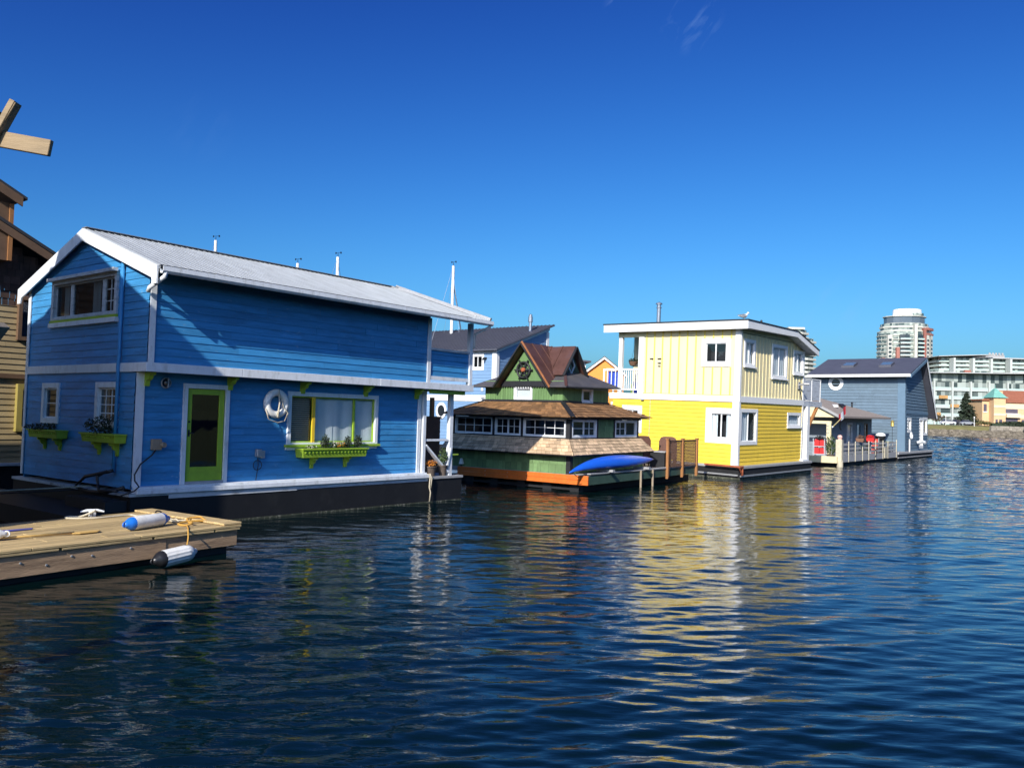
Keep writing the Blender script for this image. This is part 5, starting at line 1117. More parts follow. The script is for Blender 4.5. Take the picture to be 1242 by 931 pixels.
rope([(-6.45, 15.2, dz), (-6.4, 15.15, .57), (-6.3, 15.1, .56), (-6.28, 15.0, dz)], .014, 'short dark rope tied round the raised plank at the back of the dock', PIPEB)
def fender(label, p, q, r, endm, ribbed=False):
    p, q = Vector(p), Vector(q); L = (q - p).length
    x = (q - p).normalized(); y = Vector((0, 0, 1)).cross(x).normalized(); z = x.cross(y)
    M_ = Matrix((x, y, z)).transposed().to_4x4(); M_.translation = p
    f = thing('fender', label, 'fender', M_)
    m = MB(); nn = 28; base = None
    prof = [(.13 * L / .9, .97), (.15 * L / .9, 1.0), (L - .15, 1.0), (L - .12, .97)]
    for h, k in prof:
        pts = []
        for j in range(nn):
            t = 2 * math.pi * j / nn; rr = r * k * (1 - (.05 if ribbed and j % 2 else 0)); pts.append((h, rr * math.cos(t), rr * math.sin(t)))
        i = m.add(pts)
        if base is not None:
            for j in range(nn): m._f((base + j, base + (j + 1) % nn, i + (j + 1) % nn, i + j))
        base = i
    m.build('body', FENDW, f, smooth=not ribbed)
    for a, s in ((.14 * L / .9, -1), (L - .13, 1)):
        m = MB(); m.lathe([(r * .985, 0), (r * .93, s * .05), (r * .72, s * .1), (r * .42, s * .14), (r * .32, s * .17), (0, s * .175)], (a, 0, 0), 20, 'x'); e = m.build('end_cap', endm if s < 0 or endm is FENDB else FENDW, f, smooth=True)
        m = MB(); m.torus((a + s * .17, 0, 0), .035, .013, (1, 0, 0), (0, 0, 1), 14, 6); m.build('eyelet', endm if s < 0 or endm is FENDB else FENDW, f)
    return f
fender('white fender with blue ends lying on the dock', (-6.03, 13.16, .598), (-5.74, 13.98, .598), .108, FENDB)
fender('ribbed white fender with black end hanging at the waterline of the dock', (-5.25, 12.50, .17), (-4.94, 13.10, .21), .13, FENDK, True)
fender('grey ended white fender cut off by the left edge of the photo', (-8.0, 11.50, .58), (-7.26, 12.0, .58), .088, FENDW)
pd = thing('paddle', 'wooden paddle lying on the dock near the left edge', 'paddle', MDK)
ax, ay = dloc(-7.2, 12.25); bx, by = dloc(-6.42, 13.0)
m = MB(); m.tube([(ax - .6, ay - .0, .52), (bx - .35, by, .515)], .017, 8); m.build('shaft', PADDLE, pd, smooth=True)
m = MB(); pts = [(bx - .38, by - .03), (bx - .3, by - .085), (bx - .02, by - .08), (bx + .05, by - .03), (bx + .05, by + .03), (bx - .02, by + .08), (bx - .3, by + .085), (bx - .38, by + .03)]; m.hexa([(x, y, .500) for x, y in pts], [(x, y, .516) for x, y in pts]); m.build('blade', PADDLE, pd, bevel=.004)
m = MB(); x0, y0 = dloc(-7.75, 12.72); m.hexa([(x0 - .3, y0 - .05, .495), (x0 + .45, y0 - .04, .495), (x0 + .5, y0 + .03, .495), (x0 - .3, y0 + .06, .495)], [(x0 - .3, y0 - .05, .52), (x0 + .45, y0 - .04, .505), (x0 + .5, y0 + .03, .505), (x0 - .3, y0 + .06, .52)]); o = m.build('paddle', PURP, None); o.matrix_world = MDK; tag(o, 'blue violet blade lying flat on the dock at the left edge', 'paddle')

# ================================================================== SAILBOATS behind the blue house
def sailboat(label, X, Y, h, stay=False):
    s = thing('sailboat', label, 'sailboat', Matrix.Translation((X, Y, 0)) @ Matrix.Rotation(.9, 4, 'Z'), 'sailboats moored behind the houses')
    m = MB(); base = None
    for i in range(13):
        f = i / 12; x = -3.6 + 7.6 * f; w = 1.2 * (1 - max(0, (f - .45) / .55) ** 2) * (.75 + .25 * min(1, f * 4)); d = .9 + .25 * f
        k = m.add([(x, -w, d), (x, -w * .8, .1), (x, 0, -.35), (x, w * .8, .1), (x, w, d)])
        if base is not None:
            for j in range(4): m._f((base + j, base + j + 1, k + j + 1, k + j))
            m._f((base, k, k + 4, base + 4))
        else: m._f(tuple(range(k, k + 5)))
        base = k
    m.build('hull', WHITEC, s); m = MB(); m.hexa([(-1.6, -.7, .95), (1.6, -.6, 1.0), (1.6, .6, 1.0), (-1.6, .7, .95)], [(-1.4, -.55, 1.4), (1.1, -.45, 1.4), (1.1, .45, 1.4), (-1.4, .55, 1.4)]); m.build('cabin', WHITEC, s)
    m = MB(); m.tube([(.8, 0, .9), (.8, 0, h)], [.13, .10], 10); m.build('mast', WHITEC, s)
    m = MB(); m.tube([(.7, 0, 1.9), (-2.6, 0, 1.95)], .06); m.build('boom', WHITEC, s)
    m = MB(); m.tube([(.8, 0, h), (-3.5, 0, 1)], .012, 5); m.tube([(.8, 0, h - (1.0 if stay else .2)), (3.9, 0, 1.15)], .05 if stay else .012, 5)
    for q in (-1, 1): m.tube([(.8, 0, h - .4), (.8, q * .75, h * .62), (.8, q * 1.1, .95)], .01, 4)
    m.tube([(.8, -.75, h * .62), (.8, .75, h * .62)], .03, 6); m.build('rigging', STEEL, s)
    m = MB(); m.tube([(.8, 0, h), (.8, 0, h + .25)], .02, 5); m.tube([(.62, 0, h + .25), (1.05, 0, h + .35)], .012, 5); m.box(1.0, 1.1, -.01, .01, h + .28, h + .40); m.box(.58, .66, -.01, .01, h + .18, h + .3); m.build('wind_vane', BLACKM, s)
sailboat('sailboat whose tall mast rises right of the blue house roof end', -4.9, 58, 12.95, True)
sailboat('sailboat with only its white masthead over the left half of the blue roof', -20.8, 55, 13.7)
sailboat('sailboat with its masthead over the right half of the blue roof', -12.5, 55, 12.8)
sailboat('sailboat showing the lowest thin masthead above the blue roof ridge', -15.2, 55, 12.3)

# ================================================================== FAR SHORE
def terrain(name, xs, prof, m_, noise=.0):
    mb = MB(); prev = None
    for x in xs:
        k = mb.add([(x, y + (ru(-noise, noise) if 0 < i < len(prof) - 1 else 0), z + (ru(-noise, noise) * .4 if 0 < i < len(prof) - 1 else 0)) for i, (y, z) in enumerate(prof)])
        if prev is not None:
            for j in range(len(prof) - 1): mb._f((prev + j, k + j, k + j + 1, prev + j + 1))
        prev = k
    return structure(mb.build(name, m_, None, smooth=True))
xs = list(np.arange(-420, 520, 4.0))
GRASS = mat('shore_grass', (.21, .19, .065), .9, .35, .25, dirt=(.10, .13, .035), dirt_amt=.8, dirt_scale=.08)
terrain('shore_bank', xs, [(227.5, -1.2), (229.5, .0), (231.2, .9), (232.5, 1.35)], mat('shingle_beach', (.20, .165, .12), .95, .3, .8), .35)
terrain('grass_bank', xs, [(232.45, 1.33), (235, 2.0), (238.5, 2.75), (241, 3.0), (246, 3.1)], GRASS, .12)
mb = MB(); mb.box(-420, 520, 241.5, 247, 2.95, 3.16); structure(mb.build('road', mat('asphalt', (.06, .06, .062), .9, .2, .5), None))
mb = MB(); mb.poly([(-3000, 246.9, 3.12), (3000, 246.9, 3.12), (3000, 6000, 3.2), (-3000, 6000, 3.2)]); structure(mb.build('ground', mat('town_ground', (.16, .17, .09), .95, .2, .05), None))
mb = MB()
for i in range(3800):
    x = ru(100, 160); f = rnd(); y = 229.2 + 3.6 * f; z = -.1 + 1.6 * f; r = ru(.18, .5)
    pts = [(x + r * ru(.6, 1.2) * a, y + r * ru(.6, 1.2) * b, z + r * ru(.5, .9) * c) for a in (-1, 1) for b in (-1, 1) for c in (-1, 1)]
    n = mb.add(pts)
    for q in ((0, 1, 3, 2), (4, 6, 7, 5), (0, 4, 5, 1), (2, 3, 7, 6), (0, 2, 6, 4), (1, 5, 7, 3)): mb._f(tuple(n + i for i in q))
tag(mb.build('shore_rocks', ROCK, None), 'grey brown riprap along the far waterline', 'rocks', kind='stuff')
# stone wall
mb = MB(); 
for k in range(4):
    x = 134.3 + ru(0, 1)
    while x < 156: 
        L_ = ru(.9, 1.8); mb.box(x, min(156, x + L_ - .05), 233 + ru(-.08, .05), 234, .9 + k * .56, .9 + k * .56 + .53); x += L_
o = mb.build('stone_wall', STONEW, None, bevel=.05); tag(o, 'grey stone block retaining wall below the peach house', 'wall')
mb = MB(); mb.tube([(143.8, 231.8, -1), (143.8, 231.8, 2.9)], .25, 10); o = mb.build('mooring_pile', BLACKM, None); tag(o, 'dark pile standing at the foot of the stone wall', 'pile')
# apartments
def storeys(root, poly, z0, n, h, slab_t, par, over, gm, recess=1.2, nofirst=False, par_m=None, fins=0, sm=None):
    """each storey: a glazed band and a balcony made of slab and parapet"""
    P = [Vector((x, y, 0)) for x, y in poly]; c = sum(P, Vector()) / len(P)
    def off(d): return [(p + (p - c).normalized() * d) for p in P]
    inner = off(-recess); out = off(over)
    for k in range(n):
        za = z0 + k * h
        m = MB(); m.hexa([(p.x, p.y, za) for p in inner], [(p.x, p.y, za + h - .001) for p in inner]); m.build('window_band', gm, root)
        m = MB(); m.hexa([(p.x, p.y, za - slab_t) for p in out], [(p.x, p.y, za + .0) for p in out]); s = m.build('floor_slab', sm or APTW, root)
        m = MB(); Q = out; R_ = off(over - .12)
        for i in range(len(Q)):
            j = (i + 1) % len(Q)
            m.hexa([(Q[i].x, Q[i].y, za + .01), (Q[j].x, Q[j].y, za + .01), (R_[j].x, R_[j].y, za + .01), (R_[i].x, R_[i].y, za + .01)], [(Q[i].x, Q[i].y, za + par), (Q[j].x, Q[j].y, za + par), (R_[j].x, R_[j].y, za + par), (R_[i].x, R_[i].y, za + par)])
        m.build('parapet', par_m or BALG, s)
    return z0 + n * h
a1 = thing('apartment_block', 'long pale glass fronted apartment block behind the conifer', 'building', None)
zt = storeys(a1, [(139, 292), (196, 288), (196, 306), (139, 308)], 3.3, 5, 3.05, .30, .95, .6, FG1, 1.3)
m = MB(); m.hexa([(143, 291.5, zt), (196, 289, zt), (196, 305, zt), (143, 306, zt)], [(143, 291.5, zt + 2.6), (196, 289, zt + 2.6), (196, 305, zt + 2.6), (143, 306, zt + 2.6)]); m.build('window_band', FG1, a1)
m = MB(); m.hexa([(140, 289, zt + 2.6), (172, 286.5, zt + 2.9), (198, 285.5, zt + 3.5), (198, 307, zt + 3.5), (140, 308, zt + 2.6)], [(140, 289, zt + 2.9), (172, 286.5, zt + 3.2), (198, 285.5, zt + 3.9), (198, 307, zt + 3.9), (140, 308, zt + 2.9)]); m.build('roof', APTR, a1)
for k in range(9):
    x = 142 + k * 6.2; y = 291.8 - (x - 139) * .07; m = MB(); m.box(x, x + .5, y - .7, y + 1.5, 3.2, zt); m.build('fin_wall', APTW, a1)
for k, (x, z) in enumerate(((150, 13), (154, 10), (147.5, 7), (163, 10.2))): m = MB(); m.box(x, x + 3, 290.2, 290.6, z - .6, z + .5); m.build('timber_screen', mat('cedar_panel', (.45, .25, .09), .7, .15, .5), a1)
f5 = 1.647
a2 = thing('apartment_block', 'upper stepped pale apartment block with flat roofs above the long block', 'building', None)
b0 = 285
storeys(a2, [(286, 560), (322, 556), (322, 585), (286, 585)], 18, 8, 2.85, .35, .9, .8, FG2, 1.5)
storeys(a2, [(291, 563), (322, 557), (322, 585), (291, 585)], 41.2, 3, 2.85, .35, .9, .8, FG2, 1.5)
m = MB(); m.hexa([(288, 558, 50.0), (323, 553, 51.5), (323, 586, 51.5), (288, 586, 50.0)], [(288, 558, 50.4), (323, 553, 52.0), (323, 586, 52.0), (288, 586, 50.4)]); m.build('roof', APTR, a2)
storeys(a2, [(322.5, 562), (365, 560), (365, 588), (322.5, 588)], 18, 11, 2.85, .35, .9, .8, FG2, 1.5)
m = MB(); m.box(321, 367, 558, 590, 49.5, 50.2); m.build('roof', APTR, a2); m = MB(); m.box(324, 337, 566, 580, 50.2, 52.6); m.build('plant_room', GREYD, a2)
for i in range(5): m = MB(); m.box(326 + i * 2.2, 327.2 + i * 2.2, 565.5, 566, 52.6, 54); m.build('vent', GREYD, a2)
m = MB(); m.box(304, 308, 555, 557, 38, 41); m.build('red_panel', TOWERR, a2)
m = MB(); m.box(286, 366, 556, 590, 3, 18); m.build('podium', APTW, a2)
for x in (296, 309, 321, 334, 349): m = MB(); m.box(x, x + 1.4, 554.5, 560, 18, 49); m.build('fin_wall', APTW, a2)
# main tower
def regular(cx, cy, r, n, ph=0., sq=1.): return [(cx + r * math.cos(2 * math.pi * i / n + ph), cy + r * sq * math.sin(2 * math.pi * i / n + ph)) for i in range(n)]
tw = thing('residential_tower', 'white residential tower with red panels and rounded white crown', 'building', None)
cx0, cy0 = 279.4, 590
SQ = .8
zt = storeys(tw, regular(cx0, cy0, 19.0, 14, .22, SQ), 5.8, 22, 2.85, .22, .30, .10, FG2, .5, par_m=TOWERW, sm=TOWERW)
m = MB(); m.hexa([(x, y, zt) for x, y in regular(cx0, cy0, 18.6, 14, .22, SQ)], [(x, y, zt + .5) for x, y in regular(cx0, cy0, 18.6, 14, .22, SQ)]); m.build('terrace', TOWERW, tw)
zt = storeys(tw, regular(cx0, cy0, 16.8, 14, .22, SQ), zt + .2, 2, 2.85, .3, .9, .2, FG2, .4, par_m=TOWERW, sm=TOWERW)
zt = storeys(tw, regular(cx0, cy0, 14.4, 14, .22, SQ), zt, 1, 5.0, .35, .4, .2, mat('tinted_glass', (.10, .13, .16), .15, .1, .3), .4, par_m=TOWERW, sm=TOWERW)
m = MB(); m.hexa([(x, y, zt) for x, y in regular(cx0, cy0, 14.9, 14, .22, SQ)], [(x, y, zt + .5) for x, y in regular(cx0, cy0, 14.9, 14, .22, SQ)]); m.build('roof', TOWERW, tw)
m = MB(); m.hexa([(x, y, zt + .5) for x, y in regular(cx0 + 1.9, cy0, 10.0, 24, 0, SQ)], [(x, y, zt + 5.8) for x, y in regular(cx0 + 1.9, cy0, 9.6, 24, 0, SQ)]); m.build('crown', WHITEC, tw)
m = MB(); m.hexa([(x, y, zt + 1.2) for x, y in regular(cx0 + 4.2, cy0 - 1.5, 8.4, 24, 0, SQ)], [(x, y, zt + 2.9) for x, y in regular(cx0 + 4.2, cy0 - 1.5, 8.4, 24, 0, SQ)]); m.build('window_band', FG2, tw)
def face(x, r=19.3): return cy0 - SQ * math.sqrt(max(1, r ** 2 - (x - cx0) ** 2)) - .1
def panel(nm, x0, x1, z0, z1, ma, out=.3, dp=3.):
    m = MB(); n = max(1, int((x1 - x0) / 2.5))
    for i in range(n):
        a, b = cx0 + x0 + (x1 - x0) * i / n, cx0 + x0 + (x1 - x0) * (i + 1) / n
        m.hexa([(a, face(a) - out, z0), (b, face(b) - out, z0), (b, face(b) + dp, z0), (a, face(a) + dp, z0)], [(a, face(a) - out, z1), (b, face(b) - out, z1), (b, face(b) + dp, z1), (a, face(a) + dp, z1)])
    return m.build(nm, ma, tw)
panel('pier', -.4, 1.7, 4, 73.5, TOWERW, .8)
panel('red_panel', 6.6, 8.6, 8, 71, TOWERR, .7); panel('red_panel', 8.62, 16.8, 69.6, 71.2, TOWERR, .6); panel('red_panel', 8.62, 16.8, 66.2, 67.4, TOWERR, .6)
panel('red_panel', -11.4, -9.6, 6, 57, TOWERR, .6); panel('red_panel', -18.2, -16.9, 20, 50, TOWERR, .5)
DKG = mat('recess_glass', (.03, .045, .055), .2, .1, .3)
for x0, x1 in ((-9.4, -3.4), (1.9, 6.4)):
    panel('recess', x0, x1, 8, 66, DKG, .12)
    for k in range(20):
        z = 8.2 + k * 2.85; panel('balcony', x0 - .2, x1 + .2, z, z + .25, TOWERW, 1.8); panel('balcony_rail', x0 - .2, x1 + .2, z + .26, z + 1.1, BALG, 1.8, -1.7)
for x0, x1 in ((9.2, 11.6), (13.0, 15.6), (-15.8, -13.6)):
    panel('wall_strip', x0, x1, 6, 66, TOWERW, .35)
    for k in range(20): panel('window', x0 + .4, x1 - .4, 7.4 + k * 2.85, 9.0 + k * 2.85, DKG, .42, 0)
t2 = thing('residential_tower', 'second pale tower mostly hidden behind the yellow house roof', 'building', None)
zt = storeys(t2, regular(190.5, 560, 14, 8, .39, .8), 4, 19, 2.9, .35, 1.1, .6, FG2, 1.2, par_m=TOWERW, sm=TOWERW)
storeys(t2, regular(188.5, 560, 11, 8, .39, .8), zt, 2, 2.9, .35, 1.1, .6, FG2, 1.0, par_m=TOWERW, sm=TOWERW); m = MB(); m.box(184, 195, 552, 570, zt + 5.8, zt + 7.2); m.build('crown', TOWERW, t2)
# peach house
ph = thing('waterfront_house', 'peach stucco house with red tiled roof and green turret', 'house', None)
m = MB(); m.box(145.7, 162, 245, 258, 3.1, 10.5); m.box(140.2, 142.2, 246.5, 256, 3.1, 10.7); m.build('wall', PEACH, ph)
m = MB(); m.box(145.72, 152, 244.9, 245, 8.3, 10.4); m.box(145.72, 162, 244.9, 245, 5.6, 6.6); m.build('band', PEACHL, ph)
m = MB(); m.box(142.2, 145.7, 244, 249, 3.1, 11.5); tu = m.build('turret', PEACH, ph)
m = MB(); m.box(142.18, 145.72, 243.9, 244, 8.6, 9.3); m.box(142.18, 145.72, 243.9, 244, 6.2, 6.9); m.build('band', PEACHL, ph)
m = MB(); m.hexa([(141.7, 243.5, 11.5), (146.2, 243.5, 11.5), (146.2, 249.5, 11.5), (141.7, 249.5, 11.5)], [(141.75, 243.55, 11.7), (146.15, 243.55, 11.7), (146.15, 249.4, 11.7), (141.75, 249.4, 11.7)]); m.hexa([(142, 243.8, 11.7), (145.9, 243.8, 11.7), (145.9, 249.2, 11.7), (142, 249.2, 11.7)], [(143.7, 246.2, 14.3), (144.2, 246.2, 14.3), (144.2, 246.7, 14.3), (143.7, 246.7, 14.3)]); m.tube([(143.95, 246.4, 14.2), (143.95, 246.4, 15.4)], .06, 6); m.build('turret_roof', VERD, tu)
m = MB(); m.slab([(145.4, 244.4, 10.4), (163, 244.4, 10.4), (163, 251, 14), (147.4, 251, 14)], .25); m.slab([(147.4, 251, 14.003), (163, 251, 14.003), (163, 258.5, 10.4), (145.4, 258.5, 10.4)], .25); m.build('roof', TILE, ph)
m = MB(); m.box(139.8, 142.6, 245.9, 256.5, 10.7, 11.1); m.build('roof', TILE, ph); m = MB(); m.box(145.3, 146.6, 247, 248.5, 10.4, 13.6); m.build('chimney', PEACH, ph)
for x0, x1, z0, z1 in ((146.2, 149.8, 7.0, 8.3), (146.2, 149.8, 4.0, 5.6), (151, 152.4, 3.9, 5.2), (153.5, 156, 7.2, 9.6), (142.7, 143.3, 3.9, 5.1), (143.8, 144.6, 3.9, 5.1), (140.6, 141.5, 7.4, 9.6)):
    m = MB(); yy = 244.85 if x0 > 145.7 else (243.85 if x0 > 142.2 else 246.4); m.frame(x0, x1, yy, yy, .1, z0, z1) if False else m.box(x0, x1, yy, yy + .4, z0, z1); wq = m.build('window', mat('dusky_pane', (.10, .09, .12), .2, .2, .5), ph)
    m = MB(); m.box(x0 - .15, x1 + .15, yy - .1, yy + .1, z0 - .25, z0 - .003); m.build('sill', WHITEC, wq)
m = MB(); m.box(146, 150.2, 243.9, 245, 5.75, 6.9); m.build('balcony', PEACHL, ph)
# conifer, bushes, hedge
def conifer(label, x, y, z, h, r):
    t = thing('conifer_tree', label, 'tree', Matrix.Translation((x, y, z)))
    m = MB(); m.tube([(0, 0, -.3), (.05, 0, h * .5), (0, 0, h * .96)], [.28, .16, .03], 8); m.build('trunk', TRUNK, t)
    m = MB()
    for k in range(150):
        f = (k / 150) ** .9; zz = h * (.10 + .88 * f); rr = r * (1 - f) ** .75 * ru(.55, 1.15) + .12; a = ru(0, 6.28)
        for q in range(9):
            d = rr * (q + 1) / 9; m.leaves((d * math.cos(a), d * math.sin(a), zz - d * .28 + ru(-.1, .1)), (.3, .3, .16), 7, .26)
    m.build('crown', LEAFD, t, recalc=False); return t
conifer('tall dark conifer standing before the long apartment block', 137.4, 250, 3.1, 9.9, 3.3)
def tree(label, x, y, z, h, r, ma, n=700, s=.3, group=None, kind='tree'):
    t = thing('bush' if kind == 'bush' else 'deciduous_tree', label, kind, Matrix.Translation((x, y, z)), group)
    m = MB(); m.tube([(0, 0, -.3), (.1, .05, h * .4), (.05, 0, h * .7)], [.02 * h + .05, .014 * h + .04, .03], 7)
    for k in range(5): a = k * 1.3; m.tube([(.08, .04, h * .38), (r * .6 * math.cos(a), r * .6 * math.sin(a), h * .7)], [.06, .02], 5)
    m.build('trunk', TRUNK, t); m = MB()
    for k in range(9):
        a = ru(0, 6.28); d = ru(.1, .75) * r; m.leaves((d * math.cos(a), d * math.sin(a), h * ru(.4, .8)), (r * .5, r * .5, h * .22), n // 9, s)
    m.build('crown', ma, t, recalc=False)
OLIVE = mat('olive_leaf', (.11, .10, .035), .8, .25, 4, .4)
tree('dark bush filling the gap right of the conifer foot', 141.2, 249, 3.1, 3.0, 2.2, LEAFD, 700, .25, None, 'bush')
tree('yellow green bush at the left end of the dark hedge', 137.8, 241.2, 2.9, 1.8, 2.0, OLIVE, 600, .2, None, 'bush')
tree('low bush beside the parked cars and conifer', 133.6, 247, 3.1, 2.6, 1.8, LEAFD, 600, .25, None, 'bush')
tree('small bare brown tree farthest left before the apartments', 122.3, 247.5, 3.1, 5.4, 2.0, OLIVE, 260, .22)
tree('brown bush behind the silver parked car', 128.5, 250, 3.1, 3.4, 2.6, mat('brown_twigs', (.09, .07, .04), .9, .3, 4, .4), 700, .25, None, 'bush')
tree('thin brown tree between the two street lamps', 124.8, 248.5, 3.1, 4.8, 1.7, OLIVE, 240, .22)
tree('dark bush hidden partly by the slate blue house roof edge', 119.5, 249, 3.1, 3.6, 2.4, LEAFD, 700, .28, None, 'bush')
hd = MB(); hd.box(139.6, 160, 240.2, 241.5, 2.9, 3.9); hd.leaves((150, 240.8, 3.7), (10.5, 1.0, .95), 5200, .22)
o = hd.build('hedge', LEAFD, None, recalc=False); tag(o, 'long dark clipped hedge above the stone wall', 'hedge')
def car(label, x, y, ma, rz):
    t = thing('parked_car', label, 'car', Matrix.Translation((x, y, 3.165)) @ Matrix.Rotation(rz, 4, 'Z'), 'cars parked on the far shore')
    m = MB(); prof = [(-2.1, .3), (-2.12, .75), (-1.9, .9), (-1.1, .95), (1.0, .95), (1.9, .82), (2.12, .6), (2.1, .3)]; m.hexa([(a, -.85, z) for a, z in prof], [(a, .85, z) for a, z in prof]); m.build('body', ma, t, bevel=.05)
    m = MB(); m.hexa([(-1.5, -.78, .951), (1.15, -.78, .951), (1.15, .78, .951), (-1.5, .78, .951)], [(-1.0, -.62, 1.45), (.35, -.62, 1.45), (.35, .62, 1.45), (-1.0, .62, 1.45)]); m.build('windscreen', CARD, t)
    m = MB(); m.box(-1.0, .35, -.63, .63, 1.452, 1.5); m.build('roof', ma, t)
    for a in (-1.3, 1.3):
        for s in (-1, 1): m = MB(); m.lathe([(.1, s * .04), (.31, s * .05), (.32, -s * .12), (0, -s * .12)], (a, s * .82, .32), 14, 'y'); m.build('wheel', BLACKM, t)
car('white parked car nearest the first street lamp', 128.2, 243.2, CARW, .05)
car('dark parked car between two pale cars on the far shore', 131.6, 244.5, CARD, .6)
car('silver parked car closest to the conifer', 134.0, 243.6, CANS, .1)
car('white van shaped car beside the slate blue house roof edge', 121.0, 243, CARW, 1.2)
def lamp(label, x, y, z, h):
    t = thing('street_lamp', label, 'street lamp', Matrix.Translation((x, y, z)), 'street lamps on the far shore')
    m = MB(); m.tube([(0, 0, -.3), (0, 0, h)], [.09, .06], 8); m.build('pole', WHITEC, t); m = MB(); m.lathe([(.08, h), (.2, h + .08), (.22, h + .35), (0, h + .45)], n=10); m.build('lamp_head', WHITEC, t)
lamp('white street lamp left of the parked cars', 126.6, 241.2, 3.0, 2.4); lamp('white street lamp right of the conifer', 134.1, 239.8, 2.7, 2.5)

# unseen hills added right of and behind the viewer, darkening window reflections and fill
mb = MB(); prev = None
for i in range(90):
    a = math.radians(40 + i * 3.05); d = 330 + 40 * math.sin(i * .7); hgt = 36 + 14 * math.sin(i * .45) + ru(-4, 4)
    k = mb.add([((d + q) * math.sin(a), (d + q) * math.cos(a), z) for q, z in ((0, -1.5), (6, 2.5), (20, hgt * .55), (45, hgt * .85), (110, hgt))])
    if prev is not None:
        for j in range(4): mb._f((prev + j, k + j, k + j + 1, prev + j + 1))
    prev = k
structure(mb.build('added_hills', mat('added_hill_slope', (.03, .04, .018), .95, .4, .12), None))

# ================================================================== WATER
def make_water():
    rng = np.random.default_rng(5)
    ys = [-400, -120, -50, -25, -12, -6, -2, 0.5]; y = 2.2
    while y < 226: ys.append(y); y *= 1.005
    ys += [229.5, 233]; ys = np.array(ys)
    t = np.concatenate([[-9, -5, -3, -2, -1.5, -1.2, -1.08], np.linspace(-1, 1, 620), [1.08, 1.2, 1.5, 2, 3, 5, 9]])
    X = t[None, :] * (.80 * np.abs(ys) + 4)[:, None]; Y = np.repeat(ys[:, None], len(t), 1)
    dy = np.gradient(ys); dx = (.80 * np.abs(ys) + 4) * 2 / 620
    sp = np.maximum(np.abs(dy), dx)[:, None]
    Z = np.zeros_like(X)
    env = .55 + .45 / (1 + np.exp(-(X + 1.0) / 2.5)); env = np.where(Y > 30, env * .9 + .1, env)
    N = 120
    for i in range(N):
        lam = .11 * (1.9 / .11) ** (i / (N - 1)) * rng.uniform(.93, 1.07); k = 2 * np.pi / lam
        ang = np.radians(97) + rng.normal(0, .36); ph = rng.uniform(0, 6.28)
        slope = SLOPE * (1.0 if lam < .45 else (.45 / lam) ** .9)
        a = slope / k; f = np.clip((lam / sp - 2.2) / 2.5, 0, 1)
        Z += a * f * np.sin(k * (X * np.cos(ang) + Y * np.sin(ang)) + ph)
    far = np.clip((Y - 35) / 70, 0, 1) ** .8
    for i in range(45):                      # longer wind waves out in the open harbour
        lam = 1.3 * (5. / 1.3) ** (i / 44) * rng.uniform(.93, 1.07); k = 2 * np.pi / lam; ang = np.radians(100) + rng.normal(0, .4); ph = rng.uniform(0, 6.28)
        f = np.clip((lam / sp - 2.2) / 2.5, 0, 1); Z += far * (.042 / k) * f * np.sin(k * (X * np.cos(ang) + Y * np.sin(ang)) + ph)
    # choppier crests and gusts
    gust = .85 + .3 * np.sin(X * .31 + Y * .17 + 1) * np.sin(Y * .23 - X * .11)
    Z *= env * gust
    fade = np.clip((1.15 - np.abs(t)) / .2, 0, 1)[None, :] * np.clip((229 - ys) / 12, 0, 1)[:, None]
    Z *= fade
    nr, nc = X.shape
    co = np.stack([X, Y, Z], -1).reshape(-1, 3).astype(np.float32)
    i = np.arange(nr - 1)[:, None] * nc + np.arange(nc - 1)[None, :]
    q = np.stack([i, i + 1, i + nc + 1, i + nc], -1).reshape(-1, 4)
    me = bpy.data.meshes.new('water'); me.vertices.add(len(co)); me.vertices.foreach_set('co', co.ravel())
    me.loops.add(q.size); me.loops.foreach_set('vertex_index', q.ravel().astype(np.int32)); me.polygons.add(len(q))
    me.polygons.foreach_set('loop_start', (np.arange(len(q)) * 4).astype(np.int32)); me.polygons.foreach_set('loop_total', np.full(len(q), 4, np.int32))
    me.update(); me.validate(); me.polygons.foreach_set('use_smooth', np.ones(len(q), bool)); me.update()
    m = bpy.data.materials.new('harbour_water'); m.use_nodes = True; nt = m.node_tree; N_ = nt.nodes; L = nt.links; b = N_['Principled BSDF']
    b.inputs['Base Color'].default_value = (.0012, .0075, .008, 1); b.inputs['Roughness'].default_value = .012; b.inputs['IOR'].default_value = 1.333
    tc = N_.new('ShaderNodeTexCoord'); mp = N_.new('ShaderNodeMapping'); mp.inputs['Scale'].default_value = (.55, 1.5, 1); mp.inputs['Rotation'].default_value = (0, 0, .12)
    L.new(tc.outputs['Object'], mp.inputs[0])
    n1 = N_.new('ShaderNodeTexNoise'); n1.inputs['Scale'].default_value = 5.; n1.inputs['Detail'].default_value = 4; L.new(mp.outputs[0], n1.inputs[0])
    n2 = N_.new('ShaderNodeTexNoise'); n2.inputs['Scale'].default_value = 1.1; n2.inputs['Detail'].default_value = 3; L.new(mp.outputs[0], n2.inputs[0])
    b1 = N_.new('ShaderNodeBump'); b1.inputs['Strength'].default_value = 1; b1.inputs['Distance'].default_value = .007; L.new(n1.outputs[0], b1.inputs['Height'])
    b2 = N_.new('ShaderNodeBump'); 
    sx = N_.new('ShaderNodeSeparateXYZ'); L.new(tc.outputs['Object'], sx.inputs[0]); my = N_.new('ShaderNodeMapRange'); my.inputs[1].default_value = 14; my.inputs[2].default_value = 75; my.inputs[3].default_value = .05; my.inputs[4].default_value = 1.; L.new(sx.outputs[1], my.inputs[0]); L.new(my.outputs[0], b2.inputs['Strength']); b2.inputs['Distance'].default_value = .38; L.new(n2.outputs[0], b2.inputs['Height']); L.new(b1.outputs[0], b2.inputs['Normal'])
    L.new(b2.outputs[0], b.inputs['Normal'])
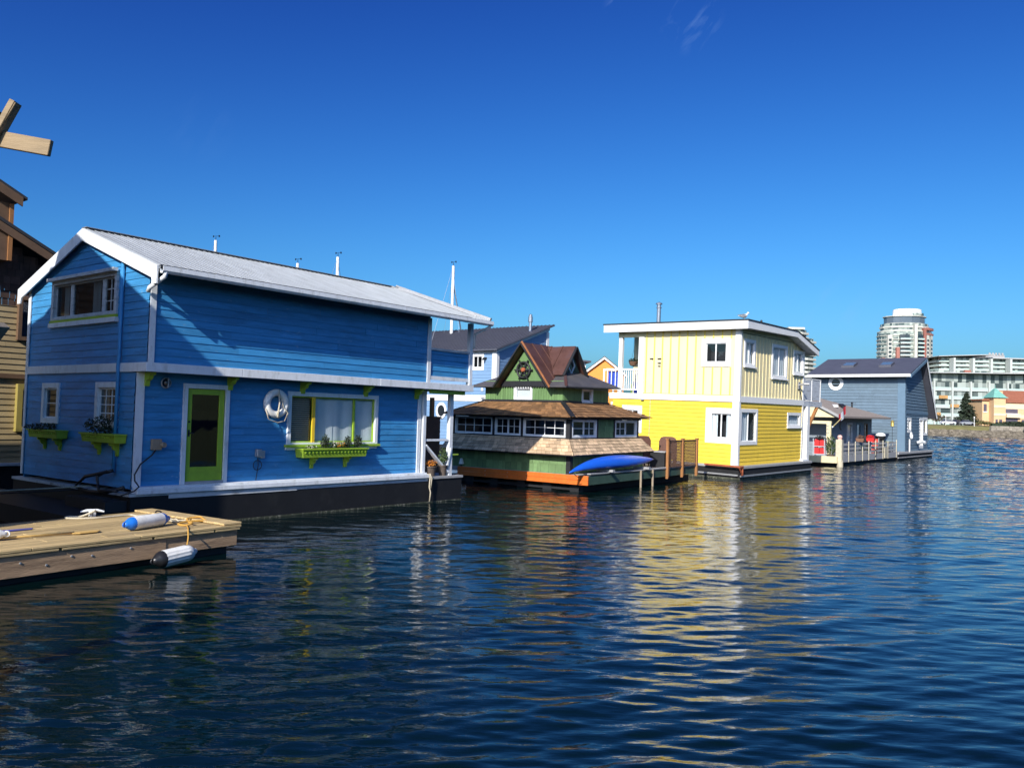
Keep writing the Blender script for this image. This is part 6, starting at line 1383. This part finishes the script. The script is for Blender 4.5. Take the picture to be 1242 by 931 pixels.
    me.materials.append(m); o = bpy.data.objects.new('water', me); COL.objects.link(o); structure(o)
SLOPE = .0168
make_water()

# ================================================================== SKY, SUN, CAMERA
w = bpy.data.worlds.new('World'); scene.world = w; w.use_nodes = True; nt = w.node_tree; N = nt.nodes; L = nt.links
sky = N.new('ShaderNodeTexSky'); sky.sky_type = 'NISHITA'; sky.sun_disc = False
to_sun = Vector((-.311, -.803, .507)).normalized()
sky.sun_elevation = math.asin(to_sun.z); sky.sun_rotation = math.atan2(to_sun.x, to_sun.y) % (2 * math.pi)
sky.air_density = 1.0; sky.dust_density = 2.0; sky.ozone_density = 4.0; sky.altitude = 0
hs = N.new('ShaderNodeHueSaturation'); hs.inputs['Saturation'].default_value = 1.0; hs.inputs['Hue'].default_value = .5
sp_ = N.new('ShaderNodeSeparateColor'); cb_ = N.new('ShaderNodeCombineColor'); L.new(sky.outputs[0], sp_.inputs[0])
for ch, (k_, e_, a2_) in enumerate(((3.69, 2.5, 3.05), (15.4, 3.0, 12.6), (5.4, 2.0, 2.78))):      # a deeper, bluer grade of the clear sky, linear where it is bright
    def mth(op, x, y):
        q_ = N.new('ShaderNodeMath'); q_.operation = op
        for i_, v_ in enumerate((x, y)):
            if isinstance(v_, (int, float)): q_.inputs[i_].default_value = v_
            else: L.new(v_, q_.inputs[i_])
        return q_.outputs[0]
    x_ = mth('MULTIPLY', sp_.outputs[ch], .1)
    L.new(mth('MULTIPLY', mth('DIVIDE', mth('MULTIPLY', mth('POWER', x_, e_), k_), mth('ADD', mth('MULTIPLY', mth('POWER', x_, e_ - 1), a2_), 1.)), 10.), cb_.inputs[ch])
L.new(cb_.outputs[0], hs.inputs['Color'])
# thin cirrus wisps high in the sky
tc = N.new('ShaderNodeTexCoord'); mp = N.new('ShaderNodeMapping'); mp.inputs['Scale'].default_value = (20, 7, 6); mp.inputs['Location'].default_value = (.35, .1, .2); vr_ = N.new('ShaderNodeVectorRotate'); vr_.inputs['Axis'].default_value = (0, 1, 0); vr_.inputs['Angle'].default_value = math.radians(-38); L.new(tc.outputs['Generated'], vr_.inputs['Vector']); L.new(vr_.outputs[0], mp.inputs[0])
cn = N.new('ShaderNodeTexNoise'); cn.inputs['Scale'].default_value = 2.6; cn.inputs['Detail'].default_value = 7; cn.inputs['Roughness'].default_value = .55; cn.inputs['Distortion'].default_value = .6; L.new(mp.outputs[0], cn.inputs[0])
cr = N.new('ShaderNodeMapRange'); cr.inputs[1].default_value = .48; cr.inputs[2].default_value = .80; cr.inputs[3].default_value = 0; cr.inputs[4].default_value = .8; L.new(cn.outputs[0], cr.inputs[0])
# the wisps drift only in two small patches of the sky
msum = None
for dv, ext, amt in (((.124, .887, .448), .9992, .75), ((.183, .883, .432), .9992, .5), ((-.348, .888, .301), .9990, .04), ((.36, .926, .11), .9975, .15)):
    dt = N.new('ShaderNodeVectorMath'); dt.operation = 'DOT_PRODUCT'; dt.inputs[1].default_value = Vector(dv).normalized(); L.new(tc.outputs['Generated'], dt.inputs[0])
    mk = N.new('ShaderNodeMapRange'); mk.interpolation_type = 'SMOOTHERSTEP'; mk.inputs[1].default_value = ext; mk.inputs[2].default_value = 1.0; mk.inputs[3].default_value = 0; mk.inputs[4].default_value = amt; L.new(dt.outputs['Value'], mk.inputs[0])
    if msum is None: msum = mk.outputs[0]
    else:
        ad = N.new('ShaderNodeMath'); ad.operation = 'ADD'; L.new(msum, ad.inputs[0]); L.new(mk.outputs[0], ad.inputs[1]); msum = ad.outputs[0]
cm = N.new('ShaderNodeMath'); cm.operation = 'MULTIPLY'; L.new(cr.outputs[0], cm.inputs[0]); L.new(msum, cm.inputs[1])
mx = N.new('ShaderNodeMix'); mx.data_type = 'RGBA'; L.new(cm.outputs[0], mx.inputs[0]); L.new(hs.outputs[0], mx.inputs[6]); mx.inputs[7].default_value = (2.4, 4.0, 7.0, 1)
bg = N['Background']; L.new(mx.outputs[2], bg.inputs[0]); bg.inputs[1].default_value = .10
sun = bpy.data.lights.new('sun', 'SUN'); sun.energy = 4.7; sun.angle = math.radians(.5); sun.color = (1, .95, .86)
so = bpy.data.objects.new('sun', sun); COL.objects.link(so); so.rotation_euler = to_sun.to_track_quat('Z', 'Y').to_euler(); so.location = (-10, -20, 40)
p_, r_ = .037, .028
F = Vector((0, math.cos(p_), math.sin(p_))); U0 = Vector((0, -math.sin(p_), math.cos(p_))); Rr = Vector((1, 0, 0))
Rc = Rr * math.cos(r_) + U0 * math.sin(r_); Uc = U0 * math.cos(r_) - Rr * math.sin(r_)
cam = bpy.data.cameras.new('camera'); cam.sensor_fit = 'HORIZONTAL'; cam.sensor_width = 36; cam.lens = 36 * 1004 / 1242; cam.clip_end = 9000; cam.clip_start = .1
co = bpy.data.objects.new('camera', cam); COL.objects.link(co); mm = Matrix((Rc, Uc, -F)).transposed().to_4x4(); mm.translation = (0, 0, 2.5); co.matrix_world = mm
scene.camera = co
vs = scene.view_settings; vs.view_transform = 'Standard'; vs.look = 'None'; vs.exposure = .4; vs.gamma = 1; vs.use_curve_mapping = False
scene.render.engine = 'CYCLES'; cy = scene.cycles; cy.use_denoising = True; cy.max_bounces = 7; cy.diffuse_bounces = 3; cy.glossy_bounces = 4; cy.transparent_max_bounces = 12; cy.caustics_reflective = False; cy.caustics_refractive = False; cy.sample_clamp_indirect = 6
